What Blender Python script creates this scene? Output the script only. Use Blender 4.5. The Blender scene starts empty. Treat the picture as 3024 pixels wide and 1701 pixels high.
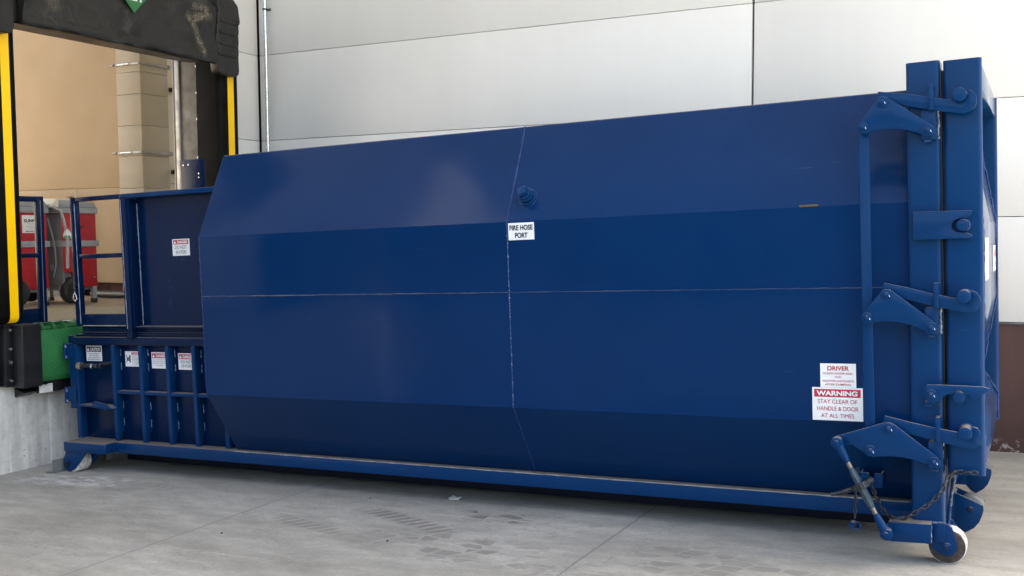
import bpy, bmesh, math, random
from mathutils import Vector, Matrix, noise
R = math.radians
random.seed(7)
sc = bpy.context.scene

# ------------------------------------------------------------------ camera
SLOPE, SKEW = 0.03408, 0.00322            # the truck apron falls towards the dock; the container stands on it
cam_d = bpy.data.cameras.new('camera'); cam = bpy.data.objects.new('camera', cam_d); sc.collection.objects.link(cam)
cam_d.sensor_width = 36; cam_d.lens = 36.395; cam_d.shift_y = 0.01875; cam_d.clip_end = 2000; cam_d.clip_start = .05
_r = Vector((0.88806378, 0.45968856, -0.00539905)); _u = Vector((-0.02810529, 0.06601085, 0.99742301)); _f = Vector((-0.45886035, 0.8856235, -0.07154152))
_m = Matrix((( _r.x, _u.x, -_f.x, 6.2716), (_r.y, _u.y, -_f.y, -6.52369), (_r.z, _u.z, -_f.z, 2.16929), (0, 0, 0, 1)))
cam.matrix_world = _m
sc.camera = cam
# ------------------------------------------------------------------ light
SUN_EL, SUN_AZ = R(62), R(62)           # high sun beyond the canopy edge: the dock lies in shade, the yard to the right is lit
w = bpy.data.worlds.new('World'); sc.world = w; w.use_nodes = True
nt = w.node_tree; bg = nt.nodes['Background']
sky = nt.nodes.new('ShaderNodeTexSky'); sky.sky_type = 'NISHITA'; sky.sun_disc = False
sky.sun_elevation = SUN_EL; sky.sun_rotation = SUN_AZ; sky.air_density = 1.0; sky.dust_density = 4.0; sky.ozone_density = 0.6
nt.links.new(sky.outputs[0], bg.inputs[0]); bg.inputs[1].default_value = 0.13
sun_d = bpy.data.lights.new('sun', 'SUN'); sun_d.energy = 5.0; sun_d.angle = R(.53); sun_d.color = (1, .95, .87)
sun = bpy.data.objects.new('sun', sun_d); sc.collection.objects.link(sun)
_s = Vector((math.sin(SUN_AZ) * math.cos(SUN_EL), math.cos(SUN_AZ) * math.cos(SUN_EL), math.sin(SUN_EL)))
sun.rotation_euler = _s.to_track_quat('Z', 'Y').to_euler(); sun.location = _s * 30
sc.view_settings.view_transform = 'Standard'; sc.view_settings.look = 'None'; sc.view_settings.gamma = 1
sc.view_settings.exposure = 2.6
sc.view_settings.use_white_balance = True; sc.view_settings.white_balance_temperature = 7400; sc.view_settings.white_balance_tint = 10   # camera set for open shade
sc.cycles.max_bounces = 8; sc.cycles.diffuse_bounces = 5; sc.cycles.use_denoising = True

# ------------------------------------------------------------------ materials
def lin(c):
    return tuple((v / 255 / 12.92) if v <= 10 else ((v / 255 + .055) / 1.055) ** 2.4 for v in c)
class N:
    """small node builder"""
    def __init__(s, name):
        s.m = bpy.data.materials.new(name); s.m.use_nodes = True; s.t = s.m.node_tree
        s.b = s.t.nodes['Principled BSDF']; s.tc = s.t.nodes.new('ShaderNodeTexCoord'); s.geo = None
    def n(s, t, **kw):
        x = s.t.nodes.new(t)
        for k, v in kw.items(): setattr(x, k, v)
        return x
    def l(s, a, b): s.t.links.new(a, b)
    def co(s, scale=(1, 1, 1), rot=(0, 0, 0), loc=(0, 0, 0), gen='Object'):
        mp = s.n('ShaderNodeMapping'); mp.inputs['Scale'].default_value = scale; mp.inputs['Rotation'].default_value = rot; mp.inputs['Location'].default_value = loc
        s.l(s.tc.outputs[gen], mp.inputs[0]); return mp.outputs[0]
    def noise(s, scale, detail=4, rough=.55, vec=None, dist=0):
        x = s.n('ShaderNodeTexNoise'); x.inputs['Scale'].default_value = scale; x.inputs['Detail'].default_value = detail
        x.inputs['Roughness'].default_value = rough; x.inputs['Distortion'].default_value = dist
        s.l(vec if vec is not None else s.tc.outputs['Object'], x.inputs['Vector']); return x.outputs['Fac']
    def ramp(s, fac, stops):
        x = s.n('ShaderNodeValToRGB'); e = x.color_ramp.elements
        while len(e) < len(stops): e.new(.5)
        for i, (p, c) in enumerate(stops):
            e[i].position = p; e[i].color = (c, c, c, 1) if not hasattr(c, '__len__') else (*c, 1)
        s.l(fac, x.inputs[0]); return x.outputs[0]
    def mix(s, fac, a, b, mode='MIX'):
        x = s.n('ShaderNodeMix', data_type='RGBA', blend_type=mode)
        for i, v in ((0, fac), (6, a), (7, b)):
            if hasattr(v, 'is_linked'): s.l(v, x.inputs[i])
            elif hasattr(v, '__len__'): x.inputs[i].default_value = (*v, 1)
            else: x.inputs[i].default_value = v if i == 0 else (v, v, v, 1)
        return x.outputs[2]
    def math(s, op, a, b=None, clamp=False):
        x = s.n('ShaderNodeMath', operation=op, use_clamp=clamp)
        for i, v in enumerate((a, b)):
            if v is None: continue
            if hasattr(v, 'is_linked'): s.l(v, x.inputs[i])
            else: x.inputs[i].default_value = v
        return x.outputs[0]
    def bump(s, h, strength, dist=.01, prev=None):
        x = s.n('ShaderNodeBump'); x.inputs['Strength'].default_value = strength; x.inputs['Distance'].default_value = dist
        s.l(h, x.inputs['Height'])
        if prev is not None: s.l(prev, x.inputs['Normal'])
        return x.outputs[0]
    def sep(s, vec):
        x = s.n('ShaderNodeSeparateXYZ'); s.l(vec, x.inputs[0]); return x.outputs
    def up(s):
        g = s.n('ShaderNodeNewGeometry'); return s.sep(g.outputs['Normal'])[2]
    def set(s, **kw):
        for k, v in kw.items():
            i = s.b.inputs[{'base': 'Base Color', 'rough': 'Roughness', 'metal': 'Metallic', 'normal': 'Normal', 'spec': 'Specular IOR Level', 'coat': 'Coat Weight', 'coat_r': 'Coat Roughness'}[k]]
            if hasattr(v, 'is_linked'): s.l(v, i)
            elif hasattr(v, '__len__'): i.default_value = (*v, 1)
            else: i.default_value = v
        return s.m
M = {}
def simple(name, c, rough=.5, metal=0, var=.12, nscale=6, bump=0, bscale=60, spec=.5):
    q = N(name); f = q.noise(nscale, 5)
    lo = tuple(v * (1 - var) for v in c); hi = tuple(min(1, v * (1 + var)) for v in c)
    kw = dict(base=q.ramp(f, [(.3, lo), (.7, hi)]), rough=q.ramp(q.noise(nscale * 2.3, 3), [(.3, max(0, rough - .07)), (.7, min(1, rough + .07))]), metal=metal, spec=spec)
    if bump: kw['normal'] = q.bump(q.noise(bscale, 4), bump, .004)
    M[name] = q.set(**kw); return M[name]

def blue_paint(name, base, rough=.26, wave=.35, dust=1.0, spec=.2):
    q = N(name)
    big = q.noise(1.1, 3); fine = q.noise(9, 6, .65)
    c = q.mix(q.ramp(big, [(.35, 0), (.7, 1)]), tuple(v * .95 for v in base), tuple(v * 1.04 for v in base))
    haze = q.ramp(q.noise(2.3, 6, .7, q.co((.5, 1, 1.6))), [(.5, 0), (.85, .05)])
    c = q.mix(haze, c, (.03, .05, .09))
    # thin scratches and scuffs
    sv = q.co((1.2, 1, 34), (0, R(28), 0)); s1 = q.ramp(q.noise(2.4, 2, .5, sv), [(.735, 0), (.755, 1)])
    s1 = q.math('MULTIPLY', s1, q.ramp(q.noise(1.7, 2), [(.5, 0), (.62, .35)]))
    c = q.mix(s1, c, (.09, .13, .2))
    fl = q.ramp(q.noise(120, 2, .5), [(.80, 0), (.83, .5)]); c = q.mix(fl, c, (.10, .13, .18))
    # dust lies on faces that look up; its faint slope part paints in reflected light
    d = q.math('MULTIPLY', q.ramp(q.up(), [(.15, 0), (.44, .006), (.62, .06), (.93, 1)]), q.ramp(q.noise(14, 5, .7), [(.2, .55), (.6, 1)]))
    d = q.math('MULTIPLY', d, dust)
    c = q.mix(d, c, (.19, .17, .145))
    r = q.ramp(q.noise(3.1, 4, .6), [(.3, rough - .03), (.75, rough + .05)])
    r = q.mix(d, r, (.9, .9, .9)); r = q.mix(haze, r, (.6, .6, .6))
    n1 = q.bump(q.noise(.95, 2, .4, q.co((1, 1, .9))), wave, .06)
    n2 = q.bump(q.noise(160, 2), .05, .0015, n1)
    M[name] = q.set(base=c, rough=r, normal=n2, spec=spec)
blue_paint('paint_bin', (.0, .0225, .088), .15, .45, spec=.10)
blue_paint('paint_frame', (.0, .0295, .105), .22, .08, spec=.13)
blue_paint('paint_door', (.003, .04, .13), .12, .10, spec=.8)
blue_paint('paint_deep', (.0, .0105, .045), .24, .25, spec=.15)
simple('steel_galv', lin((150, 150, 148)), .42, .75, .3, 9, .15, 40)
simple('steel_bright', (.62, .64, .66), .25, .9, .15, 20)
simple('steel_dark', (.035, .04, .05), .35, .7, .3, 25, .2, 90)
simple('weld', (.006, .03, .13), .25, 0, .5, 60, .9, 140, spec=.35)
simple('weld_line', (.22, .25, .33), .4, .1, .3, 12, .2, 60, spec=.3)
simple('weld_spot', (.12, .16, .24), .3, .2, .9, 45, .9, 150)
simple('weld_fleck', (.33, .38, .50), .3, .2, .6, 80, .9, 150)
def mk_weld():
    q = N('weld_vert'); f = q.ramp(q.noise(55, 3, .7, q.co((.2, .2, 1))), [(.54, 0), (.66, 1)])  # pale flecks paint the highlights on weld spatter into the colour
    M['weld_vert'] = q.set(base=q.mix(f, (.004, .045, .15), (.30, .35, .43)), rough=.35, spec=.4)
    q = N('weld_dusty'); f = q.noise(1.6, 4, .6, q.co((1, .1, .1))); x = q.sep(q.tc.outputs['Object'])[0]
    k = q.math('MULTIPLY', q.ramp(f, [(.40, .1), (.62, 1)]), q.ramp(q.math('MULTIPLY', x, .2), [(.0, .95), (.62, .55), (1, .3)]))
    M['weld_dusty'] = q.set(base=q.mix(k, (.003, .035, .12), (.115, .115, .105)), rough=.7, spec=.2)
mk_weld()
simple('binder_steel', (.035, .062, .085), .3, .35, .25, 18, .15, 60)
simple('dust_line', (.26, .25, .23), .9, 0, .4, 12)
simple('rubber_black', (.012, .012, .014), .45, 0, .35, 9, .12, 50)
simple('tyre', (.012, .012, .014), .6, 0, .3, 14, .2, 60)
simple('black_paint', (.006, .006, .008), .42, 0, .3, 8, .1, 40)
simple('yellow', lin((255, 200, 0)), .5, 0, .04, 3)
simple('green_steel', (.013, .135, .038), .45, 0, .22, 7, .15, 50)
simple('sign_white', (.76, .77, .77), .4, 0, .04, 15)
simple('sign_red', (.42, .016, .045), .45, 0, .05, 15)
simple('sign_black', (.02, .02, .025), .5, 0, .1, 15)
simple('sign_grey', (.30, .31, .33), .5, 0, .1, 15)
simple('cart_red', (.42, .010, .022), .38, 0, .12, 5)
simple('cart_grey', (.30, .32, .34), .5, 0, .08, 5)
simple('cart_side', (.17, .18, .19), .55, 0, .08, 5)
simple('cable', (.36, .38, .38), .5, 0, .1, 20)
simple('plug_green', (.03, .33, .16), .4, 0, .1, 20)
simple('cream', (.70, .66, .57), .6, 0, .06, 4)
simple('cardboard', (.42, .28, .15), .8, 0, .15, 6)
simple('beige_wall', (.40, .30, .185), .65, 0, .05, 1.2)
simple('column_board', (.37, .33, .26), .7, 0, .06, 2, .05, 30)
simple('inner_wall', (.66, .63, .55), .7, 0, .05, 2)
simple('brass', (.35, .30, .22), .35, .8, .3, 25)
simple('tape', (.085, .06, .018), .6, 0, .4, 20)
simple('paper', (.72, .71, .66), .8, 0, .05, 10)
simple('roof_metal', (.5, .5, .5), .6, .2, .1, 2)
simple('rust', (.055, .018, .012), .9, 0, .5, 10, .3, 60)
simple('grey_steel', (.17, .185, .19), .5, .5, .25, 12, .2, 60)
simple('wheel_rim', (.055, .04, .034), .85, 0, .5, 25, .4, 90)
def mk_wheel():
    q = N('wheel_tread'); f = q.noise(22, 6, .7)
    M['wheel_tread'] = q.set(base=q.ramp(f, [(.35, (.16, .13, .11)), (.5, (.6, .58, .54)), (.7, (.76, .75, .72))]), rough=.75, normal=q.bump(q.noise(90, 5, .7), .4, .004))
mk_wheel()
def mk_white_panel():
    q = N('white_panel'); 
    st = q.noise(1.4, 5, .6, q.co((1.6, 1.6, .22))); c = q.ramp(st, [(.3, (.745, .745, .73)), (.7, (.775, .775, .76))])
    sp = q.ramp(q.noise(34, 3, .6, q.co((3, 3, .5))), [(.74, 0), (.80, .18)]); c = q.mix(sp, c, (.35, .34, .32))
    n = q.bump(q.noise(.8, 2, .4), .05, .05); n = q.bump(q.noise(240, 3), .03, .001, n)
    M['white_panel'] = q.set(base=c, rough=.42, normal=n)
mk_white_panel()
def mk_brown():
    q = N('brown_band'); st = q.noise(2.0, 6, .65, q.co((2, 2, .3)))
    c = q.ramp(st, [(.3, (.058, .025, .021)), (.72, (.088, .042, .036))])
    ch = q.ramp(q.noise(7, 7, .75), [(.68, 0), (.70, 1)])
    z = q.sep(q.tc.outputs['Object'])[2]
    low = q.ramp(z, [(.0, 1), (.22, .9), (.34, .0), (1, 0)])      # paint has flaked off near the ground
    fl = q.ramp(q.noise(11, 6, .75), [(.53, 0), (.56, 1)])
    k = q.math('ADD', q.math('MULTIPLY', ch, .8), q.math('MULTIPLY', low, fl), True)
    c = q.mix(k, c, (.46, .43, .40))
    M['brown_band'] = q.set(base=c, rough=.7, normal=q.bump(q.noise(40, 5), .25, .004))
mk_brown()
def mk_foundation():
    q = N('raw_concrete')
    st = q.noise(2.2, 7, .62, q.co((1, 2.4, .28))); c = q.ramp(st, [(.28, (.42, .41, .38)), (.5, (.64, .635, .60)), (.72, (.76, .76, .73))])
    streak = q.ramp(q.noise(3.6, 5, .6, q.co((1, 1.5, .13))), [(.55, 0), (.75, .38)]); c = q.mix(streak, c, (.27, .245, .21))
    eff = q.ramp(q.noise(3.1, 6, .65, q.co((1, 1.6, .22), loc=(3, 3, 0))), [(.56, 0), (.7, .55)]); c = q.mix(eff, c, (.66, .665, .66))
    pit = q.ramp(q.noise(24, 3, .6), [(.67, 0), (.70, .9)]); c = q.mix(pit, c, (.11, .105, .10))
    c = q.mix(1, c, q.ramp(q.noise(9, 9, .75), [(.25, .74), (.75, 1.14)]), 'MULTIPLY')
    h = q.math('SUBTRACT', q.noise(12, 6), pit)
    M['raw_concrete'] = q.set(base=c, rough=.85, normal=q.bump(h, .35, .008))
mk_foundation()
def mk_ground():
    q = N('apron_concrete')
    P = q.tc.outputs['Object']
    a = q.noise(.75, 7, .6, q.co((.6, 1.5, 1), (0, 0, R(-6)))); c = q.ramp(a, [(.25, (.232, .224, .198)), (.5, (.322, .315, .282)), (.75, (.392, .386, .352))])
    # long brushed streaks from the float and from tyres
    b = q.noise(3.0, 9, .72, q.co((.9, 2.5, 1), (0, 0, R(9)))); c = q.mix(1, c, q.ramp(b, [(.28, .70), (.70, 1.16)]), 'MULTIPLY')
    b2 = q.ramp(q.noise(1.9, 5, .65, q.co((.3, 5.0, 1), (0, 0, R(-3)))), [(.60, 0), (.74, .45)]); c = q.mix(b2, c, (.52, .52, .505))
    d = q.ramp(q.noise(1.3, 6, .65, q.co((.8, 1.6, 1), loc=(5, 2, 0))), [(.56, 0), (.75, .5)]); c = q.mix(d, c, (.22, .215, .20))
    c = q.mix(1, c, q.ramp(q.noise(38, 8, .75), [(.25, .80), (.75, 1.14)]), 'MULTIPLY')
    x, y, z = q.sep(P)
    jit = q.math('MULTIPLY', q.math('SUBTRACT', q.noise(9, 4), .5), .02)
    xj = q.math('ADD', x, jit)
    # damp tyre-tread prints: hexagon blocks and chevron bars
    def spot(cx, cy, rx, ry, rot=0):
        mp = q.n('ShaderNodeMapping'); mp.vector_type = 'TEXTURE'; mp.inputs['Location'].default_value = (cx, cy, 0); mp.inputs['Rotation'].default_value = (0, 0, R(rot)); mp.inputs['Scale'].default_value = (rx, ry, 1)
        q.l(P, mp.inputs[0]); sx, sy, _ = q.sep(mp.outputs[0])
        r = q.math('POWER', q.math('ADD', q.math('POWER', q.math('ABSOLUTE', sx), 4), q.math('POWER', q.math('ABSOLUTE', sy), 4)), .25)
        return q.ramp(q.math('ADD', r, q.math('MULTIPLY', q.math('SUBTRACT', q.noise(5, 4), .5), .9)), [(.55, 1), (1.0, 0)])
    vor = q.n('ShaderNodeTexVoronoi', feature='DISTANCE_TO_EDGE'); vor.inputs['Scale'].default_value = 7.0; vor.inputs['Randomness'].default_value = .55
    q.l(q.co((.8, 1.35, 1), (0, 0, R(12))), vor.inputs['Vector'])
    hexm = q.ramp(vor.outputs['Distance'], [(.055, 0), (.085, 1)])
    blk = q.n('ShaderNodeTexVoronoi', feature='F1'); blk.inputs['Scale'].default_value = 7.0; blk.inputs['Randomness'].default_value = .55
    q.l(q.co((.8, 1.35, 1), (0, 0, R(12))), blk.inputs['Vector'])
    pick = q.ramp(q.sep(blk.outputs['Color'])[0], [(.35, .15), (.65, 1)])
    hexm = q.math('MULTIPLY', hexm, pick)
    wv = q.n('ShaderNodeTexWave', wave_type='BANDS', bands_direction='X'); wv.inputs['Scale'].default_value = 3.4; wv.inputs['Distortion'].default_value = 1.3; wv.inputs['Detail'].default_value = 3; wv.inputs['Detail Scale'].default_value = 3
    q.l(q.co((1, 1, 1), (0, 0, R(38))), wv.inputs['Vector'])
    bar = q.ramp(wv.outputs['Fac'], [(.18, 0), (.34, 1)])
    k = q.math('MULTIPLY', hexm, spot(2.74, .06, .36, .2, 0))
    k2 = q.math('MULTIPLY', q.math('MULTIPLY', hexm, spot(2.9, -.75, .95, .32, -8)), .42)
    k3 = q.math('MULTIPLY', q.math('MULTIPLY', bar, spot(2.15, -.26, .62, .11, -20)), .62)
    k4 = q.math('MULTIPLY', q.math('MULTIPLY', bar, spot(1.55, -.62, .5, .10, -16)), .45)
    k5 = q.math('MULTIPLY', q.math('MULTIPLY', hexm, spot(4.6, -.55, .8, .35, -10)), .35)
    for kk, amt in ((k, 1.0), (k2, 1.25), (k3, 1.1), (k4, 1.1), (k5, 1.3)):
        c = q.mix(q.math('MULTIPLY', kk, amt, True), c, (.135, .130, .122))
    # pale scrape left by a wheel and spilt powder at the rear wheel
    w1 = q.math('MULTIPLY', q.ramp(q.noise(6, 6, .7, q.co((1, 2.5, 1))), [(.42, 0), (.62, 1)]), spot(-1.55, -.12, .75, .22, 6)); c = q.mix(q.math('MULTIPLY', w1, .7), c, (.60, .61, .61))
    # saw-cut joints across the apron
    for jx in (.80, 3.72, 6.7, 9.7, -5.2):
        dj = q.math('ABSOLUTE', q.math('SUBTRACT', xj, jx)); c = q.mix(q.ramp(dj, [(0, .7), (.005, .55), (.009, 0)]), c, (.09, .088, .082))
        c = q.mix(q.ramp(dj, [(0, .22), (.12, 0)]), c, (.25, .245, .23))
    # hairline crack
    cr = q.math('ABSOLUTE', q.math('SUBTRACT', q.noise(.55, 6, .6, loc_vec(q)), .5)); c = q.mix(q.ramp(cr, [(0, .30), (.0016, 0)]), c, (.12, .115, .11))
    sp = q.ramp(q.noise(75, 2, .5), [(.775, 0), (.80, .6)]); c = q.mix(sp, c, (.10, .10, .10))
    M['apron_concrete'] = q.set(base=c, rough=q.ramp(b, [(.3, .62), (.7, .82)]), normal=q.bump(q.noise(60, 8, .75), .22, .006))
def loc_vec(q): return q.co((1, 1, 1), loc=(7.3, 1.7, 0))
mk_ground()
simple('canopy_metal', (.8, .8, .8), .6, 0, .05, 2)
simple('added_wall_block', (.028, .032, .036), .9, 0, .25, 1.5, .3, 30, spec=.2)
simple('door_grey', (.10, .10, .105), .5, .2, .1, 3)
simple('jamb_steel', (.19, .175, .155), .6, .25, .3, 7, .2, 50, spec=.3)
simple('asphalt', (.035, .035, .037), .85, 0, .3, 1.5, .4, 60)  # unseen yard made dark to keep reflections in the blue paint low
def mk_vinyl():
    q = N('black_vinyl')
    a = q.noise(2.6, 7, .68); c = q.ramp(a, [(.35, (.005, .005, .005)), (.62, (.012, .0113, .010)), (.85, (.042, .037, .030))])  # the lightest brown puts some of the vinyl's sheen into the colour
    at = q.n('ShaderNodeAttribute', attribute_name='scuff'); 
    k = q.math('MULTIPLY', at.outputs['Fac'], q.ramp(q.noise(23, 7, .8, dist=1.2), [(.44, 0), (.60, 1)]), True)
    c = q.mix(q.math('MULTIPLY', k, .75), c, (.27, .23, .16))
    ru = q.ramp(q.noise(6, 5, .7, q.co((1, 3, .5), (R(30), 0, 0))), [(.6, 0), (.75, .4)]); c = q.mix(ru, c, (.075, .066, .052))
    n = q.bump(q.noise(2.4, 5, .55, dist=.25), .8, .06); n = q.bump(q.noise(40, 4), .15, .004, n)
    M['black_vinyl'] = q.set(base=c, rough=q.ramp(a, [(.3, .34), (.7, .55)]), normal=n, spec=.45)
mk_vinyl()
def mk_deck():
    q = N('deck_ridged')
    wv = q.n('ShaderNodeTexWave', wave_type='BANDS', bands_direction='X'); wv.inputs['Scale'].default_value = 5.2; wv.inputs['Distortion'].default_value = .15
    q.l(q.co((1, 1, 1), (0, 0, R(0))), wv.inputs['Vector'])
    c = q.ramp(wv.outputs['Fac'], [(.25, (.17, .14, .085)), (.6, (.42, .37, .24))]); c = q.mix(q.ramp(q.noise(3, 5), [(.45, 0), (.75, .4)]), c, (.22, .19, .14))
    M['deck_ridged'] = q.set(base=c, rough=.6, normal=q.bump(wv.outputs['Fac'], .6, .02))
mk_deck()
simple('floor_slab', (.36, .29, .21), .6, 0, .15, 2)
def mk_checker():
    q = N('green_checker')
    c1 = q.n('ShaderNodeTexChecker'); c1.inputs['Scale'].default_value = 1
    wa = q.n('ShaderNodeTexWave', wave_type='BANDS', bands_direction='Y'); wa.inputs['Scale'].default_value = 9; q.l(q.co((1, 1, 1), (R(35), 0, 0)), wa.inputs['Vector'])
    wb = q.n('ShaderNodeTexWave', wave_type='BANDS', bands_direction='Y'); wb.inputs['Scale'].default_value = 9; q.l(q.co((1, 1, 1), (R(-55), 0, 0)), wb.inputs['Vector'])
    h = q.ramp(q.math('MULTIPLY', wa.outputs['Fac'], wb.outputs['Fac']), [(.5, 0), (.7, 1)])
    c = q.mix(q.ramp(q.noise(4, 5), [(.3, 0), (.75, 1)]), (.012, .13, .038), (.022, .195, .058)); c = q.mix(q.math('MULTIPLY', h, .3), c, (.05, .28, .11))
    M['green_checker'] = q.set(base=c, rough=.4, normal=q.bump(h, .5, .01))
mk_checker()

# ------------------------------------------------------------------ mesh helpers
class MB:
    def __init__(s): s.bm = bmesh.new(); s.mats = []; s.text = []
    def mi(s, m):
        if m not in s.mats: s.mats.append(m)
        return s.mats.index(m)
    def _bevel(s, faces, b, seg):
        if b <= 0: return
        es = list({e for f in faces for e in f.edges if len(e.link_faces) == 2 and e.calc_face_angle(0) > R(35)})
        bmesh.ops.bevel(s.bm, geom=es, offset=b, segments=seg, affect='EDGES', profile=.5, clamp_overlap=True)
    def solid(s, rings, m, cap=True, b=0, seg=2, closed=True):
        """loft through rings of equal length"""
        i = s.mi(m); vs = [[s.bm.verts.new(p) for p in r] for r in rings]; fs = []; n = len(rings[0])
        for a, c in zip(vs, vs[1:]):
            for k in range(n if closed else n - 1):
                fs.append(s.bm.faces.new((a[k], a[(k + 1) % n], c[(k + 1) % n], c[k])))
        if cap: fs.append(s.bm.faces.new(vs[0][::-1])); fs.append(s.bm.faces.new(vs[-1]))
        for f in fs: f.material_index = i
        bmesh.ops.recalc_face_normals(s.bm, faces=fs)
        s._bevel(fs, b, seg); return s
    def box(s, x0, x1, y0, y1, z0, z1, m, b=0, seg=2):
        return s.solid([[(x0, y0, z), (x1, y0, z), (x1, y1, z), (x0, y1, z)] for z in (min(z0, z1), max(z0, z1))], m, b=b, seg=seg)
    def prism(s, pts, axis, a0, a1, m, b=0, seg=2):
        """polygon pts (2-D) pushed along an axis: y -> pts are (x,z); x -> pts are (y,z); z -> (x,y)"""
        f = {'y': lambda p, a: (p[0], a, p[1]), 'x': lambda p, a: (a, p[0], p[1]), 'z': lambda p, a: (p[0], p[1], a)}[axis]
        return s.solid([[f(p, a) for p in pts] for a in (a0, a1)], m, b=b, seg=seg)
    def tube(s, path, r, m, n=10, closed=False, cap=True, squash=1):
        P = [Vector(p) for p in path]; rings = []; L = len(P)
        up = Vector((0, 0, 1)); prev = None
        for k in range(L):
            t = (P[(k + 1) % L] - P[k - 1]) if closed else (P[min(k + 1, L - 1)] - P[max(k - 1, 0)])
            t.normalize()
            if prev is None:
                a = t.cross(up if abs(t.dot(up)) < .95 else Vector((1, 0, 0))).normalized()
            else: a = (prev - t * prev.dot(t)).normalized()
            prev = a; c = t.cross(a); rr = r[k] if hasattr(r, '__len__') else r
            rings.append([P[k] + (a * math.cos(2 * math.pi * j / n) + c * math.sin(2 * math.pi * j / n) * squash) * rr for j in range(n)])
        if closed: rings.append(rings[0]); 
        if closed:
            i = s.mi(m); vs = [[s.bm.verts.new(p) for p in r_] for r_ in rings[:-1]]; fs = []
            for k in range(len(vs)):
                A, C = vs[k], vs[(k + 1) % len(vs)]
                for j in range(n): fs.append(s.bm.faces.new((A[j], A[(j + 1) % n], C[(j + 1) % n], C[j])))
            for f in fs: f.material_index = i
            bmesh.ops.recalc_face_normals(s.bm, faces=fs)
        else: s.solid(rings, m, cap=cap)
        return s
    def cyl(s, p0, p1, r, m, n=24, r1=None, b=0):
        p0, p1 = Vector(p0), Vector(p1); t = (p1 - p0).normalized(); a = t.orthogonal().normalized(); c = t.cross(a); r1 = r if r1 is None else r1
        return s.solid([[p + (a * math.cos(2 * math.pi * j / n) + c * math.sin(2 * math.pi * j / n)) * q for j in range(n)] for p, q in ((p0, r), (p1, r1))], m, b=b)
    def grid(s, fn, nu, nv, m):
        i = s.mi(m); vs = [[s.bm.verts.new(fn(u / nu, v / nv)) for v in range(nv + 1)] for u in range(nu + 1)]; fs = []
        for u in range(nu):
            for v in range(nv):
                f = s.bm.faces.new((vs[u][v], vs[u + 1][v], vs[u + 1][v + 1], vs[u][v + 1])); f.material_index = i; fs.append(f)
        return s
    def letters(s, txt, m, origin, right, upv, height, width=None, bold=0.0, align='CENTER', center_v=True):
        cu = bpy.data.curves.new('t', 'FONT'); cu.body = txt; cu.size = 1; cu.align_x = align; cu.offset = bold
        ob = bpy.data.objects.new('t', cu); sc.collection.objects.link(ob)
        dg = bpy.context.evaluated_depsgraph_get(); me = bpy.data.meshes.new_from_object(ob.evaluated_get(dg))
        bpy.data.objects.remove(ob); bpy.data.curves.remove(cu)
        if not me.vertices: return s
        xs = [v.co.x for v in me.vertices]; wd = max(xs) - min(xs)
        cap = .70; sy = height / cap; sx = sy if width is None else min(width / wd, sy * 1.5)
        o = Vector(origin); rt = Vector(right); uv = Vector(upv); off = len(s.bm.verts); i = s.mi(m)
        vs = [s.bm.verts.new(o + rt * (v.co.x * sx) + uv * (v.co.y * sy)) for v in me.vertices]
        nrm = rt.cross(uv)
        for p in me.polygons:
            try: f = s.bm.faces.new([vs[k] for k in p.vertices])
            except ValueError: continue
            f.normal_update()
            if f.normal.dot(nrm) < 0: f.normal_flip()
            f.material_index = i
        bpy.data.meshes.remove(me); return s
    def build(s, name, parent=None, smooth=32, label=None):
        me = bpy.data.meshes.new(name); s.bm.normal_update(); s.bm.to_mesh(me); s.bm.free()
        for m in s.mats: me.materials.append(M[m])
        if smooth:
            me.polygons.foreach_set('use_smooth', [True] * len(me.polygons)); me.set_sharp_from_angle(angle=R(smooth))
        o = bpy.data.objects.new(name, me); sc.collection.objects.link(o)
        if parent is not None: o.parent = parent
        if label: o['label'] = label
        return o
def thing(name, label, cat, loc=(0, 0, 0), rot=(0, 0, 0), group=None):
    o = bpy.data.objects.new(name, None); sc.collection.objects.link(o); o.location = loc; o.rotation_euler = rot
    o.empty_display_size = .2; o['label'] = label; o['category'] = cat
    if group: o['group'] = group
    return o
def tag(o, label, cat, group=None):
    o['label'] = label; o['category'] = cat
    if group: o['group'] = group
    return o
def struct(o): o['kind'] = 'structure'; return o
def arc(cx, cz, r, a0, a1, n=8): return [(cx + r * math.cos(R(a0 + (a1 - a0) * k / n)), cz + r * math.sin(R(a0 + (a1 - a0) * k / n))) for k in range(n + 1)]

# ------------------------------------------------------------------ ground
TS = math.tan(SLOPE)
def gz(x): return x * TS if x < 9 else 9 * TS
DX, DY = -2.4495, 3.548                    # planes of the dock wall and of the long white wall
b = MB()
xs = [DX - .3, 0, 4, 9, 40]
for x0, x1 in zip(xs, xs[1:]):
    for y0, y1 in ((-30, -3.7), (-3.7, DY + .3), (DY + .3, 30)):
        if (y0 > 0 or y1 < -3) and x1 < 12: continue
        i = b.mi('apron_concrete'); f = b.bm.faces.new([b.bm.verts.new(p) for p in ((x0, y0, gz(x0)), (x1, y0, gz(x1)), (x1, y1, gz(x1)), (x0, y1, gz(x0)))]); f.material_index = i
bmesh.ops.remove_doubles(b.bm, verts=b.bm.verts, dist=1e-5)
struct(b.build('apron', smooth=0))
b = MB()
xs = [-400, DX - .3, 9, 400]
zz = lambda x: gz(max(x, DX - .3)) - .006
for x0, x1 in zip(xs, xs[1:]):
    f = b.bm.faces.new([b.bm.verts.new(p) for p in ((x0, -400, zz(x0)), (x1, -400, zz(x1)), (x1, 400, zz(x1)), (x0, 400, zz(x0)))]); f.material_index = b.mi('asphalt')
bmesh.ops.remove_doubles(b.bm, verts=b.bm.verts, dist=1e-5)
struct(b.build('ground', smooth=0))

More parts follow.
